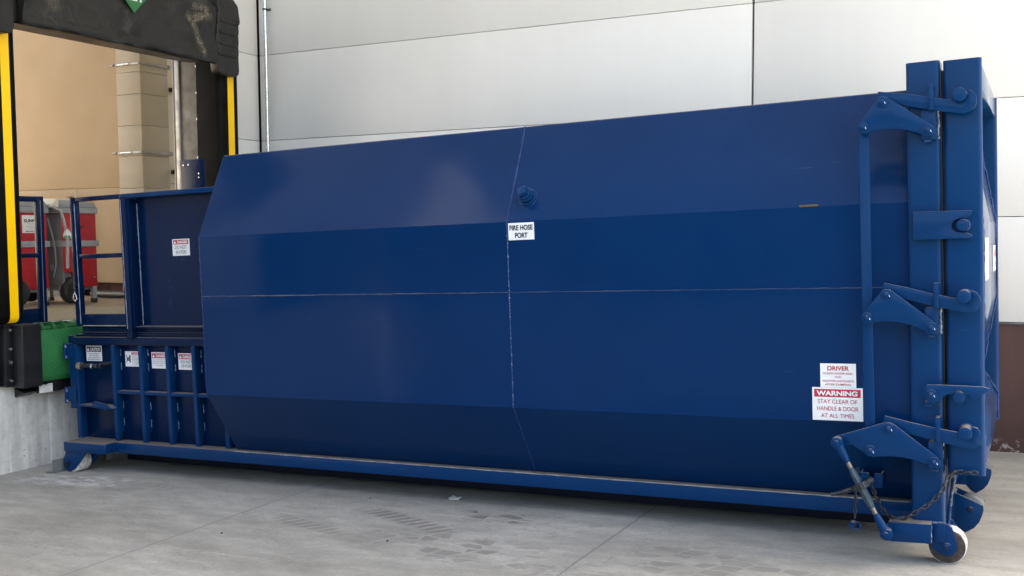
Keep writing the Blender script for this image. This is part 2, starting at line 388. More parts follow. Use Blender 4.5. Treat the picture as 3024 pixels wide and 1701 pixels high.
# ------------------------------------------------------------------ warehouse
H = 9.5
wh = thing('warehouse', 'white insulated panel warehouse with brown base band and an open dock doorway', 'building', (DX, DY, gz(DX)))
def wpart(mb, name, parent=None, **k):
    o = mb.build(name, parent or wh, **k)
    if parent is None: o.matrix_parent_inverse = Matrix.Translation(-wh.location)
    else: o.matrix_parent_inverse = Matrix.Translation(-wh.location) @ Matrix.Identity(4) if False else Matrix.Identity(4)
    return o
LV = [1.36, 2.288, 3.322, 4.362, 5.40, 6.44, 7.48, 8.5, H]
# long wall: panels one course above another, shadow gaps between
b = MB(); g = .006
cols = [DX + .008, 3.683, 9.81, 11.2]
for z0, z1 in zip(LV, LV[1:]):
    for c0, c1 in zip(cols, cols[1:]):
        b.box(c0 + .011, c1 - .011, DY, DY + .14, z0 + g * .5, z1 - g * .5, 'white_panel', b=.005, seg=2)
wpart(b, 'long_wall')
b = MB(); b.box(DX, 11.19, DY + .045, DY + .5, -.3, H - .01, 'black_paint'); wpart(b, 'wall_backing')
b = MB(); b.box(DX + .02, 11.195, DY + .004, DY + .1, -.2, 1.345, 'brown_band', b=.004); wpart(b, 'base_band')
b = MB(); b.box(DX + .02, 11.2, DY - .012, DY + .12, 1.346, 1.358, 'grey_steel'); wpart(b, 'shadow_line_strip')  # grey strip drawn in for the shadow line below the white panels
# dock wall with the doorway
OY0, OY1, OZ0, OZ1 = -.12, 2.56, 1.325, 4.25
b = MB()
for z0, z1 in zip(LV, LV[1:]):
    za, zb = z0 + g * .5, z1 - g * .5
    segs = [(OY1, DY - .008), (-2.42, OY0), (-5.45, -5.1)] if z0 < OZ1 - .2 else [(-1.3, DY - .008), (-5.45, -1.3)]
    for y0, y1 in segs: b.box(DX - .14, DX, y0 + .006, y1 - .006, za, zb, 'white_panel', b=.005, seg=2)
wpart(b, 'dock_wall')
b = MB()
b.box(DX - .4, DX - .045, -5.45, OY0 - .002, OZ0, H - .01, 'black_paint'); b.box(DX - .044, DX - .02, -5.1, -2.42, OZ0, 4.37, 'door_grey'); b.box(DX - .4, DX - .045, OY1 + .002, DY + .5, OZ0, H - .01, 'black_paint')  # the grey box is the door of the added, unseen dock
b.box(DX - .46, DX - .402, -5.4, OY0, 1.31, 7.58, 'inner_wall'); b.box(DX - .46, DX - .402, OY1 + .01, 8.7, 1.31, 7.58, 'inner_wall'); b.box(DX - .4, DX - .045, OY0, OY1, 4.37, H - .01, 'black_paint')
wpart(b, 'wall_backing')
# cast foundation, with form joints and slight unevenness
b = MB()
ys = [-5.45, -5, -3.4, -2.2, -1.2, -.42, .36, 1.14, 1.92, 2.7, DY + .01]
for k, (y0, y1) in enumerate(zip(ys, ys[1:])):
    b.box(DX - .5, DX - .003 + random.uniform(-.0025, .0025), y0, y1, -1, 1.318, 'raw_concrete', b=.003)
wpart(b, 'foundation')
# inside
b = MB(); b.box(-14, DX - .51, -5.44, 8, 1.0, 1.305, 'floor_slab'); wpart(b, 'floor_slab')
b = MB(); BY = 3.82
b.box(-14, -4.84, BY, BY + .12, 1.50, 2.825, 'beige_wall', b=.004); b.box(-14, -4.84, BY + .004, BY + .12, 2.833, 7.2, 'beige_wall', b=.004)
b.box(-14, -4.84, BY + .06, BY + .12, 1.305, 1.5, 'rust'); b.box(-14, -4.84, BY + .02, BY + .06, 2.82, 2.84, 'cardboard')
b.box(-6.11, -6.104, BY - .003, BY + .01, 1.50, 2.82, 'inner_wall')
wpart(b, 'interior_wall')
b = MB(); b.box(-4.62, -4.46, 3.9, 6.5, 1.305, 7.2, 'inner_wall', b=.004); b.box(-4.457, -4.45, 3.9, 6.5, 2.865, 2.875, 'column_board'); wpart(b, 'partition')
b = MB(); b.box(-14.2, -14, -5.45, 8, -.3, 7.6, 'white_panel'); b.box(-14, DX - .4, -5.65, -5.45, -.3, 7.8, 'white_panel'); wpart(b, 'interior_wall')
col = MB()
for z0, z1 in ((1.305, 2.25), (2.254, 2.79), (2.794, 3.22), (3.224, 3.62), (3.624, 4.03), (4.034, 4.32), (4.324, 4.9), (4.904, 7.2)):
    col.box(-4.86, -4.42, 3.50, 3.98, z0, z1, 'column_board', b=.004)
co = wpart(col, 'column')
for z in (3.262, 4.425):
    s = MB()
    s.box(-4.90, -4.39, 3.468, 3.494, z - .014, z + .014, 'steel_galv', b=.003); s.box(-4.414, -4.388, 3.468, 4.02, z - .014, z + .014, 'steel_galv', b=.003)
    s.cyl((-4.92, 3.47, z), (-4.86, 3.47, z), .018, 'steel_galv', 10); s.cyl((-4.40, 3.99, z - .02), (-4.40, 3.99, z + .03), .02, 'steel_galv', 10)
    s.cyl((-4.77, 3.462, z), (-4.58, 3.462, z), .013, 'steel_bright', 10)
    s.build('strap', co)
for z in (3.02, 4.13):
    s = MB(); s.box(-4.445, -4.37, 4.02, 4.16, z - .02, z + .035, 'black_paint', b=.004); s.cyl((-4.37, 4.12, z), (-4.33, 4.12, z), .02, 'black_paint', 10); wpart(s, 'wall_clip')
b = MB()                                   # roof, with an added opening that lets sky light into the room
ROOF_GAP = (-13.5, -7.2, -5.8, 3.6)
b.box(-14.2, ROOF_GAP[0], -5.45, 8, 7.6, 7.8, 'roof_metal'); b.box(ROOF_GAP[1], DX - .05, -5.45, 8, 7.6, 7.8, 'roof_metal')
b.box(ROOF_GAP[0], ROOF_GAP[1], -5.45, ROOF_GAP[2], 7.6, 7.8, 'roof_metal'); b.box(ROOF_GAP[0], ROOF_GAP[1], ROOF_GAP[3], 8, 7.6, 7.8, 'roof_metal')
b.box(DX - .049, 11.2, DY + .51, 9, 7.6, 7.8, 'roof_metal'); b.box(DX - .049, 11.2, 8.8, 9, -.3, 7.6, 'white_panel'); b.box(11.0, 11.19, DY + .51, 8.8, -.3, 7.6, 'white_panel')
wpart(b, 'roof')
b = MB(); b.box(DX + .01, 10.5, -2.9, DY - .01, 8.7, 8.86, 'canopy_metal')
for k in range(5): b.box(DX + .01, 10.5, -2.8 + k * 1.5, -2.68 + k * 1.5, 8.45, 8.699, 'canopy_metal')
wpart(b, 'canopy')
# vertical door track in galvanised steel
b = MB(); b.box(-2.745, DX - .003, 2.535, 2.545, 1.31, 4.36, 'jamb_steel', b=.002); b.box(-2.83, -2.745, 2.515, 2.60, 1.31, 4.36, 'steel_galv', b=.012); b.box(-2.86, -2.838, 2.53, 2.58, 1.31, 4.36, 'black_paint')
for z in (2.2, 2.9, 3.06, 3.5, 3.8, 4.1): b.cyl((-2.49, 2.535, z), (-2.49, 2.525, z), .016, 'steel_bright', 8)
for x in (-2.66, -2.58): b.cyl((x, 2.535, 2.98), (x, 2.523, 2.98), .014, 'steel_bright', 8)
wpart(b, 'door_track')

# added dark wall behind the camera, unseen, keeps the paint's reflections dark
b = MB()
for k in range(22): b.box(-60 + k * 6.0, -54.02 + k * 6.0, -26.25, -26, -.4, 4.6 + .15 * (k % 2), 'added_wall_block', b=.01)
tag(b.build('added_dark_wall'), 'added dark wall across the far side of the yard, darkening reflections in the blue paint', 'wall')
# conduit on the long wall
t = thing('conduit', 'thin galvanised conduit running up the white wall beside the inner corner', 'pipe', (-2.29, 3.5, gz(-2.29)))
b = MB(); b.tube([(0, 0, k * .4) for k in range(20)], .021, 'steel_bright', 12); b.build('pipe', t)
for z in (1.2, 3.1, 4.98, 6.6):
    b = MB(); b.tube([(.028 * math.cos(a), .028 * math.sin(a), z) for a in [k * math.pi / 6 for k in range(12)]], .008, 'steel_dark', 6, closed=True)
    b.box(-.055, .055, .022, .046, z - .012, z + .012, 'steel_galv', b=.003); b.build('clamp', t)

# ------------------------------------------------------------------ dock seal round the doorway
ds = thing('dock_seal', 'black vinyl dock seal with yellow guide stripes framing the doorway', 'dock seal', (DX, 1.2, 1.33))
OFF = Vector((-DX, -1.2, -1.33))
def dsb(mb, name, parent=None, **k):
    bmesh.ops.translate(mb.bm, verts=mb.bm.verts, vec=OFF); return mb.build(name, parent or ds, **k)
def pad(y0, y1, z0, z1):
    b = MB(); n = 12
    prof = [(DX + .001, y0), (-2.16, y0)] + [(-2.16 + .06 * math.sin(a), y0 + .06 - .06 * math.cos(a)) for a in (R(30), R(60), R(90))] + \
           [(-2.16 + .06 * math.cos(a), y1 - .06 + .06 * math.sin(a)) for a in (0, R(30), R(60), R(90))] + [(DX + .001, y1)]
    rings = []
    zs = [z0, z0 + .015, z0 + .04, z0 + .08] + [z0 + .08 + (z1 - z0 - .08) * k / 14 for k in range(1, 15)]
    for z in zs:
        k = max(0, 1 - (z - z0) / .08); s = .07 * k * k
        rings.append([(min(x, -2.10 - s) if x > DX + .01 else x, (y0 + y1) / 2 + (y - (y0 + y1) / 2) * (1 - .18 * k * k), z) for x, y in prof])
    b.solid(rings, 'pad_vinyl'); return b
simple('pad_vinyl', (.0035, .0034, .0033), .6, 0, .5, 5, .25, 35, spec=.1)
p1 = dsb(pad(-.46, -.115, 1.375, 4.3), 'side_pad'); p2 = dsb(pad(2.475, 2.805, 1.375, 4.3), 'side_pad')
for par, y0, y1 in ((p1, -.288, -.198), (p2, 2.605, 2.705)):
    b = MB(); path = [(-2.30, 1.362), (-2.22, 1.364), (-2.165, 1.368)] + [(-2.165 + .068 * math.sin(R(a)), 1.436 - .068 * math.cos(R(a))) for a in (15, 30, 45, 60, 75, 90)] + [(-2.097, z) for z in (1.8, 2.4, 3.0, 3.6, 4.25)]
    rings = []
    for x, z in path: rings.append([(x, y0, z), (x, y1, z)])
    b.solid(rings, 'yellow', cap=False, closed=False)
    rings = [[(x - .004, y0, z), (x - .004, y1, z)] for x, z in path]; b.solid(rings, 'yellow', cap=False, closed=False)
    dsb(b, 'yellow_stripe', par)
# head curtain: a padded, creased vinyl box
scuffs = [[(1.98, 4.62), (2.14, 4.63), (2.17, 4.56), (2.02, 4.50), (1.92, 4.47), (1.90, 4.52)], [(1.93, 4.47), (1.99, 4.37), (2.06, 4.24), (2.12, 4.16)], [(2.0, 4.53), (2.22, 4.55)]]
def seg_d(p, a, c):
    ax, az = a; cx, cz = c; dx, dz = cx - ax, cz - az; t = max(0, min(1, ((p[0] - ax) * dx + (p[1] - az) * dz) / (dx * dx + dz * dz))); return math.hypot(p[0] - ax - t * dx, p[1] - az - t * dz)
def head(y0, y1, name, nu, parent=None, scuff=True):
    b = MB(); prof = [(DX, 4.11), (-2.05, 4.075), (-1.985, 4.06), (-1.955, 4.068), (-1.945, 4.09), (-1.945, 4.14), (-1.952, 4.155)] + [(-1.95 - .02 * math.sin(k / 22 * math.pi), 4.155 + .50 * k / 22) for k in range(1, 23)] + [(-1.975, 4.69), (-2.02, 4.74), (-2.1, 4.78), (-2.25, 4.83), (DX, 4.88)]
    rings = []
    for k in range(nu + 1):
        y = y0 + (y1 - y0) * k / nu; r = []
        for j, (x, z) in enumerate(prof):
            v = noise.noise((y * 1.7, z * 2.4, 3.1)) * .02 + noise.noise((y * 4.2 + z * 3, z * 4, 9.1)) * .010 + max(0, noise.noise((y * 3.1 - z * 3.5, z * 1.2 + y, 1.7))) ** 2 * .09 - max(0, noise.noise((y * 2.2 + z * 5.5, z * 1.0 - y, 6.7))) ** 2 * .06
            if 0 < j < len(prof) - 1: r.append((x + v - .008, y, z + noise.noise((y * 1.3, 0, 5)) * .022))
            else: r.append((x, y, z))
        rings.append(r)
    b.solid(rings, 'black_vinyl')
    o = dsb(b, name, parent, smooth=50)
    if scuff:
        at = o.data.attributes.new('scuff', 'FLOAT', 'POINT')
        for v in o.data.vertices:
            p = (v.co.y - OFF.y, v.co.z - OFF.z); d = min(seg_d(p, a, c) for s in scuffs for a, c in zip(s, s[1:]))
            k = max(0, 1 - d / .045)
            d2 = seg_d(p, (.34, 4.58), (.18, 4.28)); k = max(k, .35 * max(0, 1 - d2 / .08))
            at.data[v.index].value = min(1, k * 1.6)
    return o
hd = head(-.165, 2.31, 'head_curtain', 150)
b = MB(); b.box(-2.40, -2.0, -.235, -.17, 4.085, 4.86, 'black_vinyl', b=.01); dsb(b, 'curtain_edge')
def flap(y0, y1, x, zt, zb, lean=0, r=.06):
    b = MB(); pts = [(y0, zt), (y1, zt)] + [(y1 - r + r * math.cos(R(a)) + lean, zb + r - r * math.sin(R(a))) for a in (0, 30, 60, 90)] + [(y0 + r - r * math.sin(R(a)), zb + r - r * math.cos(R(a))) for a in (0, 30, 60, 90)]
    b.prism(pts, 'x', -2.12, x, 'black_vinyl', b=.012, seg=3); return b
dsb(flap(-.62, -.238, -1.955, 4.9, 3.955, r=.07), 'corner_flap')
# overlapping leaves at the right corner
lv = [(4.80, 4.52, 2.675), (4.63, 4.40, 2.665), (4.50, 4.28, 2.672), (4.40, 4.16, 2.68), (4.28, 3.955, 2.692)]
for k, (zt, zb, y1) in enumerate(lv):
    x = -1.945 - .011 * k; b = MB(); r = .05 if k < 4 else .07
    top = [(2.318, zt), (y1 - .10, zt), (y1 - .03, zt - .06)] if k == 0 else [(2.318, zt), (y1 - .01, zt)]
    pts = top + [(y1 - r + r * math.cos(R(a)), zb + r - r * math.sin(R(a))) for a in (0, 30, 60, 90)] + [(2.318 + .02 + r - r * math.sin(R(a)), zb + r - r * math.cos(R(a))) for a in (0, 30, 60, 90)]
    b.prism(pts, 'x', -2.11 + .003 * k, x, 'black_vinyl', b=.012, seg=3); dsb(b, 'corner_flap')
# maker's patch on the head curtain: green diamond with white capitals
b = MB(); zc, hw = 4.66, .27
b.prism([(1.12 - hw, zc), (1.12, zc - hw), (1.12 + hw, zc), (1.12, zc + hw)], 'x', -1.943, -1.934, 'green_steel')
b.letters('KELLEY', 'sign_white', (-1.932, 1.12 - .33, zc - .148), (0, 1, 0), (0, 0, 1), .085, .46, .03, align='LEFT')
dsb(b, 'maker_patch', hd, smooth=0)

# added dock position, unseen: its black seal and door darken the bin's reflections
t2 = thing('dock_seal', 'added black dock seal round a closed grey door, out of view, darkening reflections in the bin', 'dock seal', (DX, -3.76, 1.33))
for y0, y1 in ((-5.42, -5.08), (-2.74, -2.40)):
    b = MB(); b.prism([(.001, y0 + 3.76), (.30, y0 + 3.76), (.35, y0 + 3.81), (.35, y1 + 3.71), (.30, y1 + 3.76), (.001, y1 + 3.76)], 'z', .045, 2.75, 'pad_vinyl', b=.01); b.build('side_pad', t2)
b = MB(); b.box(.001, .49, -1.68, 1.38, 2.74, 3.46, 'black_vinyl', b=.03); b.build('head_curtain', t2)

# ------------------------------------------------------------------ dock bumper
t = thing('dock_bumper', 'black laminated dock bumper bolted to the concrete below the left pad', 'dock bumper', (DX, -.08, .74))
b = MB(); b.box(.002, .022, -.185, -.092, .012, .60, 'black_paint', b=.004); b.box(.022, .11, -.096, -.088, .014, .60, 'black_paint', b=.002); b.build('mounting_angle', t)
b = MB(); b.box(.002, .24, -.015, .197, .0, .595, 'rubber_black', b=.01); b.box(.24, .246, .0, .19, .015, .585, 'rubber_black'); b.build('rubber_block', t)
b = MB(); b.box(.06, .11, -.088, -.018, .012, .598, 'black_paint', b=.003); b.build('bumper_plate', t)
for y, z, x in ((-.14, .50, .022), (-.14, .29, .022), (-.14, .085, .022), (-.05, .55, .11), (-.05, .37, .11), (-.05, .245, .11), (-.05, .07, .11)):
    b = MB(); b.cyl((x, y, z), (x + .005, y, z), .026, 'steel_dark', 16); b.cyl((x + .005, y, z), (x + .02, y, z), .014, 'steel_bright', 6); b.build('bolt', t)

# ------------------------------------------------------------------ dock leveler
t = thing('dock_leveler', 'dock leveler with hanging green checker plate lip and ridged tan deck', 'dock leveler', (DX, 1.1, 1.32))
b = MB(); b.box(-1.7, -.05, -1.02, 1.2, -.06, .004, 'deck_ridged', b=.003); b.box(-.05, .01, -1.02, 1.2, -.06, -.004, 'rust'); b.build('deck_plate', t)
lip = MB(); lip.box(.19, .225, -.985, 1.2, -.50, -.055, 'green_checker', b=.006); lip.prism([(.19, -.50), (.225, -.50), (.205, -.545), (.175, -.545)], 'y', -.97, 1.2, 'green_steel', b=.002); lo = lip.build('lip', t)
for y in (-.93, -.80, -.68, -.52, .1, .5):
    b = MB(); pts = [(.02, -.03), (.02, .0)] + arc(.13, -.045, .06, 115, 0, 6) + [(.21, -.055), (.21, -.12), (.10, -.12)]
    b.prism(pts, 'y', y, y + .025, 'green_steel', b=.003); b.build('hinge_lug', lo)
b = MB(); b.cyl((.12, -.98, -.045), (.12, 1.2, -.045), .022, 'green_steel', 12); b.box(.09, .2, -.98, 1.2, -.115, -.085, 'green_steel', b=.004); b.build('hinge_pin', lo)
b = MB(); b.box(.002, .17, -.965, 1.25, -.66, -.53, 'black_paint', b=.004); b.box(.002, .06, -.98, 1.25, -.53, -.03, 'black_paint'); b.box(.17, .20, -.93, -.90, -.58, -.50, 'black_paint', b=.003); b.prism([(.01, -.69), (.14, -.64), (.01, -.6)], 'y', -1.12, -.965, 'black_paint'); b.build('frame', t)
b = MB(); b.box(.1705, .174, -.975, -.825, -.660, -.578, 'sign_white', b=.002)
for k in range(5): b.letters(['DOCK EQUIPMENT', 'model and serial number', 'see manual before use', 'hydraulic fluid', 'service daily'][k], 'sign_black' if k == 0 else 'sign_grey', (.1755, -.895, -.597 - k * .013), (0, 1, 0), (0, 0, 1), .008 if k == 0 else .005, .10 if k == 0 else .09)
b.letters('K', 'sign_black', (.1755, -.965, -.603), (0, 1, 0), (0, 0, 1), .017, None, .02, align='LEFT'); b.build('label_plate', t, smooth=0)

# ------------------------------------------------------------------ guard gate standing in the doorway
t = thing('guard_gate', 'dark blue tubular guard gate with toe plate standing inside the left of the doorway', 'gate', (-2.5, .1, 1.31))
b = MB(); b.box(-.03, .03, .235, .305, 0, 1.24, 'paint_deep', b=.006); b.build('post', t)
b = MB(); b.box(-.03, .03, -.6, -.53, 0, 1.24, 'paint_deep', b=.006); b.build('post', t)
b = MB(); b.box(-.029, .029, -.53, .235, 1.185, 1.238, 'paint_deep', b=.006); b.build('rail', t)
b = MB(); b.box(-.029, .029, -.53, .235, .645, .69, 'paint_deep', b=.006); b.build('rail', t)
b = MB(); b.box(-.005, .01, -.53, .235, .01, .15, 'paint_deep', b=.003); b.build('toe_plate', t)
b = MB(); b.tube([(.033, .262, z) for z in (.02, .3, .62, .9, 1.2)], .003, 'weld_line', 6); b.build('weld_seam', t)

# ------------------------------------------------------------------ rental heater carts inside
def cart(X, y0, y1, label, sign):
    t = thing('climate_cart', label, 'cart', (X, (y0 + y1) / 2, 1.305), group='red and grey rental carts inside the dock')
    h = (y1 - y0) / 2; D = -.95
    b = MB(); b.prism([(-h, .40), (-h, 1.14), (h, 1.14), (h, .21), (h * .1, .21), (h * -.25, .24), (-h * .45, .40)], 'x', D, 0, 'cart_red', b=.008); bo = b.build('body', t)
    b = MB(); b.box(D + .05, -.05, -h + .02, h - .02, .17, .5, 'cart_side'); b.build('chassis', t)
    b = MB(); b.box(D - .002, -.004, -h - .004, -h + .03, .24, 1.13, 'cart_side', b=.004); b.box(-.5, -.42, -h - .01, -h, .55, .70, 'black_paint', b=.02); b.box(-.22, -.17, -h - .012, -h, .42, .50, 'cart_grey', b=.003); b.build('side_panel', t)
    b = MB(); b.box(D - .02, .025, -h - .02, h + .02, .722, .798, 'cart_grey', b=.006); b.build('band', t)
    b = MB(); b.box(D - .02, .02, -h - .02, h + .02, 1.14, 1.21, 'cart_grey', b=.006)
    b.prism([(-h - .02, 1.212), (-h - .02, 1.30), (h * .25, 1.30), (h * .93, 1.275), (h + .012, 1.212)], 'x', D + .01, .008, 'cart_grey', b=.006); lid = b.build('lid', t)
    for y in (-h + .14,):
        b = MB(); b.cyl((-.08, y, .175), (.03, y, .175), .168, 'tyre', 36, b=.035); b.cyl((.03, y, .175), (.034, y, .175), .10, 'steel_dark', 24); b.cyl((.034, y, .175), (.05, y, .175), .03, 'black_paint', 12); b.build('wheel', t)
        b = MB(); b.cyl((-.08 + D * .8, y, .175), (.0 + D * .8, y, .175), .168, 'tyre', 32, b=.03); b.build('wheel', t)
    for x in (-.03, D + .1):
        b = MB(); b.box(x - .025, x + .025, h - .07, h - .01, .04, .24, 'cart_grey', b=.004); l = b.build('leg', t)
        b = MB(); b.box(x - .03, x + .03, h - .075, h - .005, 0, .055, 'rubber_black', b=.006); b.build('rubber_foot', l)
    for z, y in ((1.0, -h + .03), (.62, -h + .04), (.45, -h + .05), (.33, h - .05)):
        b = MB(); b.cyl((0, y, z), (.006, y, z), .009, 'steel_bright', 8); b.build('screw', bo)
    if sign:
        b = MB(); w_ = .30; yc = h - .20
        b.box(.001, .006, yc - w_ / 2, yc + w_ / 2, .895, 1.11, 'sign_white', b=.001); o = (0, 1, 0); u = (0, 0, 1)
        b.letters('SUNBELT', 'sign_black', (.0075, yc, 1.025), o, u, .036, .255, .035); b.letters('R E N T A L S', 'sign_black', (.0075, yc + .02, .998), o, u, .013, .20)
        b.letters('CLIMATE CONTROL', 'sign_grey', (.0075, yc + .01, .962), o, u, .014, .21); b.letters('SERVICES', 'sign_grey', (.0075, yc + .01, .938), o, u, .013, .12); b.letters('800-892-8677', 'sign_black', (.0075, yc, .905), o, u, .018, .26, .02)
        b.build('rental_sign', bo, smooth=0)
    else:
        b = MB(); b.letters('Air', 'sign_black', (.0075, .02, .955), (0, 1, 0), (0, 0, 1), .05, None, .03); b.build('lettering', bo, smooth=0)
        b = MB(); b.prism([(-h - .14, 1.215), (-h - .05, 1.32), (h * .45, 1.345), (h * .1, 1.215)], 'x', -.45, -.02, 'cream', b=.004); b.build('instruction_panel', lid)
        b = MB(); x = .05; q = -h
        b.tube([(-.5, q - .18, 1.24), (-.3, q - .15, 1.25), (-.05, q - .12, 1.23), (.08, q - .075, 1.17), (.11, q - .06, 1.06), (.12, q - .045, .96), (.12, q - .035, .9)], .017, 'cable', 10)
        b.tube([(.12, q - .02, .84), (.12, q - .03, .6), (.12, q - .035, .46)], .02, 'cable', 10)
        b.tube([(-.1, q - .13, 1.08), (-.05, q - .11, .9), (-.04, q - .08, .7), (-.04, q - .07, .5), (-.06, q - .10, .35)], .011, 'cart_side', 8); cb = b.build('power_cord', t)
        b = MB(); b.solid([[(.12 + a * r, q - .022 + c * r + dy, z) for a, c in ((1, 0), (.7, .7), (0, 1), (-.7, .7), (-1, 0), (-.7, -.7), (0, -1), (.7, -.7))] for z, r, dy in ((.945, .016, -.01), (.905, .038, 0), (.865, .052, .004))], 'sign_white', b=.002)
        b.solid([[(.12 + a * r, q - .018 + c * r, z) for a, c in ((1, 0), (.7, .7), (0, 1), (-.7, .7), (-1, 0), (-.7, -.7), (0, -1), (.7, -.7))] for z, r in ((.865, .054), (.83, .054))], 'plug_green', b=.003); b.build('plug', cb)
    return t
cart(-4.70, 1.62, 2.205, 'red and grey wheeled rental cart with a white lettered sign, nearer the left pad', True)
cart(-4.63, 2.365, 2.885, 'red and grey wheeled rental cart with a hanging grey cord and green plug', False)
b = MB(); b.box(-.75, .75, -.05, .05, .0, .048, 'cardboard', b=.003)
for k in range(3): b.letters('LUMBER', 'sign_grey', (-.5 + k * .5, -.0505, .012), (1, 0, 0), (0, 0, 1), .02)
tag(b.build('board'), 'brown printed board lying above the two red carts along the beige wall', 'board').location = (-6.70, 3.6, 2.667)
b = MB(); b.box(-.73, .73, -.02, .1, -1.36, -.002, 'cart_side', b=.01); tag(b.build('crate'), 'tall grey crate behind the two red carts holding up a brown board', 'crate').location = (-6.70, 3.6, 2.665)
b = MB(); b.tube([(-5.5, 3.55, 1.36), (-4.9, 3.52, 1.365), (-4.3, 3.48, 1.36), (-3.6, 3.42, 1.37)], .05, 'black_paint', 14); tag(b.build('floor_pipe'), 'long black pipe lying on the dock floor along the foot of the beige wall', 'pipe')

# ------------------------------------------------------------------ steel angle, paper and grit on the apron
sl = (0, -SLOPE, 0)
b = MB(); b.prism([(-.11, 0), (0, 0), (0, .125), (-.012, .125), (-.012, .012), (-.11, .012)], 'y', 0, .62, 'grey_steel', b=.002)
o = tag(b.build('steel_angle'), 'short grey steel angle lying on the concrete beside the rear roller', 'steel angle'); o.location = (-1.99, .02, gz(-1.99) + .001); o.rotation_euler = sl
b = MB(); b.bm.faces.new([b.bm.verts.new(p) for p in ((-.055, -.01, .006), (-.025, -.035, .004), (.03, -.03, .003), (.06, .005, .022), (.01, .022, .012), (-.02, .03, .026))]).material_index = b.mi('paper')
b.bm.faces.new([b.bm.verts.new(p) for p in ((-.055, -.01, .006), (-.02, .03, .026), (-.06, .035, .005))]).material_index = 0
bmesh.ops.solidify(b.bm, geom=list(b.bm.faces), thickness=.002)
o = tag(b.build('paper_scrap'), 'small torn white paper scrap lying on the concrete below the container', 'litter'); o.location = (2.17, .40, gz(2.17) + .002); o.rotation_euler = (0, -SLOPE, .3)
for k, (x, y, m) in enumerate(((2.55, -.28, 'sign_grey'), (2.62, -.42, 'sign_grey'), (2.33, -.78, 'steel_dark'), (1.08, -1.03, 'steel_dark'), (1.5, .20, 'grey_steel'))):
    b = MB(); bmesh.ops.create_icosphere(b.bm, subdivisions=1, radius=.009)
    for v in b.bm.verts: v.co *= random.uniform(.7, 1.2); v.co.z *= .6
    b.mi(m); o = tag(b.build('pebble', smooth=0), ['tiny grey pebble nearer the paper scrap on the concrete', 'tiny grey pebble farther from the paper scrap on the concrete', 'tiny dark pebble between the tread prints on the concrete', 'tiny dark pebble left of the tread prints', 'tiny grey pebble near the container skid'][k], 'pebble', 'grit on the apron'); o.location = (x, y, gz(x) + .005)

# ================================================================== the compactor container
tc = thing('trash_compactor', 'long dark blue self-contained trash compactor container backed up to the dock', 'compactor', (0, 0, 0), (0, -SLOPE, SKEW))
# ---- bin
X1 = 5.61
NEAR = [(.327, .29), (0, .82), (0, 2.15), (.35, 2.852)]
prof = NEAR + [(2.1 - y, z) for y, z in NEAR[::-1]]
b = MB(); b.prism(prof, 'x', 0, X1, 'paint_bin', b=.012, seg=3); binb = b.build('bin_body', tc, smooth=25)
b = MB()
rs = random.Random(3)
def seam(p0, p1, r, step=.03, jit=.003):
    a, c = Vector(p0), Vector(p1); n = max(2, int((c - a).length / step))
    pth = [a.lerp(c, k / n) + Vector((rs.uniform(-jit, jit), 0, rs.uniform(-jit, jit))) for k in range(n + 1)]
    return pth, [r * rs.uniform(.6, 1.35) for _ in pth]
for pa, pb, rr, st, jt, mm in (((2.9235, .35, 2.852), (2.9235, 0, 2.15), .0058, .03, .002, 'weld'), ((2.9235, 0, .82), (2.9235, .327, .29), .0052, .03, .002, 'weld'),
                               ((2.9235, 0, 2.15), (2.9235, 0, .82), .0042, .011, .0018, 'weld_vert'), ((0.01, 0, 2.15), (0.01, 0, .82), .005, .02, .003, 'weld')):
    b = MB(); p, r = seam(pa, pb, rr, st, jt); b.tube(p, r, mm, 6); b.build('weld_seam', binb)
b = MB(); p, r = seam((0.01, 0, 1.65), (5.6, 0, 1.645), .0048, .04, .0012); b.tube(p, r, 'weld_dusty', 6); b.build('weld_seam', binb)
b = MB(); b.box(4.967, 5.084, -.003, .002, 2.151, 2.164, 'tape'); b.build('bare_patch', binb)
# ---- fire hose port plug on the upper sloped panel
nrm = Vector((0, -.895, .446)).normalized(); c0 = Vector((3.058, .088, 2.31))
sx = Vector((1, 0, 0)); sz = sx.cross(nrm) * -1
plug = MB(); plug.cyl(c0 - nrm * .01, c0 + nrm * .03, .068, 'paint_frame', 28, b=.006); plug.cyl(c0 + nrm * .03, c0 + nrm * .065, .058, 'paint_frame', 28, b=.006); plug.cyl(c0 + nrm * .065, c0 + nrm * .085, .05, 'paint_frame', 28, b=.005)
A = [(-1, -1), (1, -1), (1, 1), (-1, 1)]; th = R(25)
plug.solid([[c0 + nrm * d + (sx * (a * math.cos(th) - e * math.sin(th)) + nrm.cross(sx) * (a * math.sin(th) + e * math.cos(th))) * s_ for a, e in A] for d, s_ in ((.08, .034), (.125, .030))], 'paint_frame', b=.004)
plug.tube([c0 + (sx * math.cos(a) + nrm.cross(sx) * math.sin(a)) * .069 + nrm * .004 for a in [k * math.pi / 12 for k in range(24)]], .007, 'weld', 6, closed=True)
plug.build('hose_port_plug', binb)
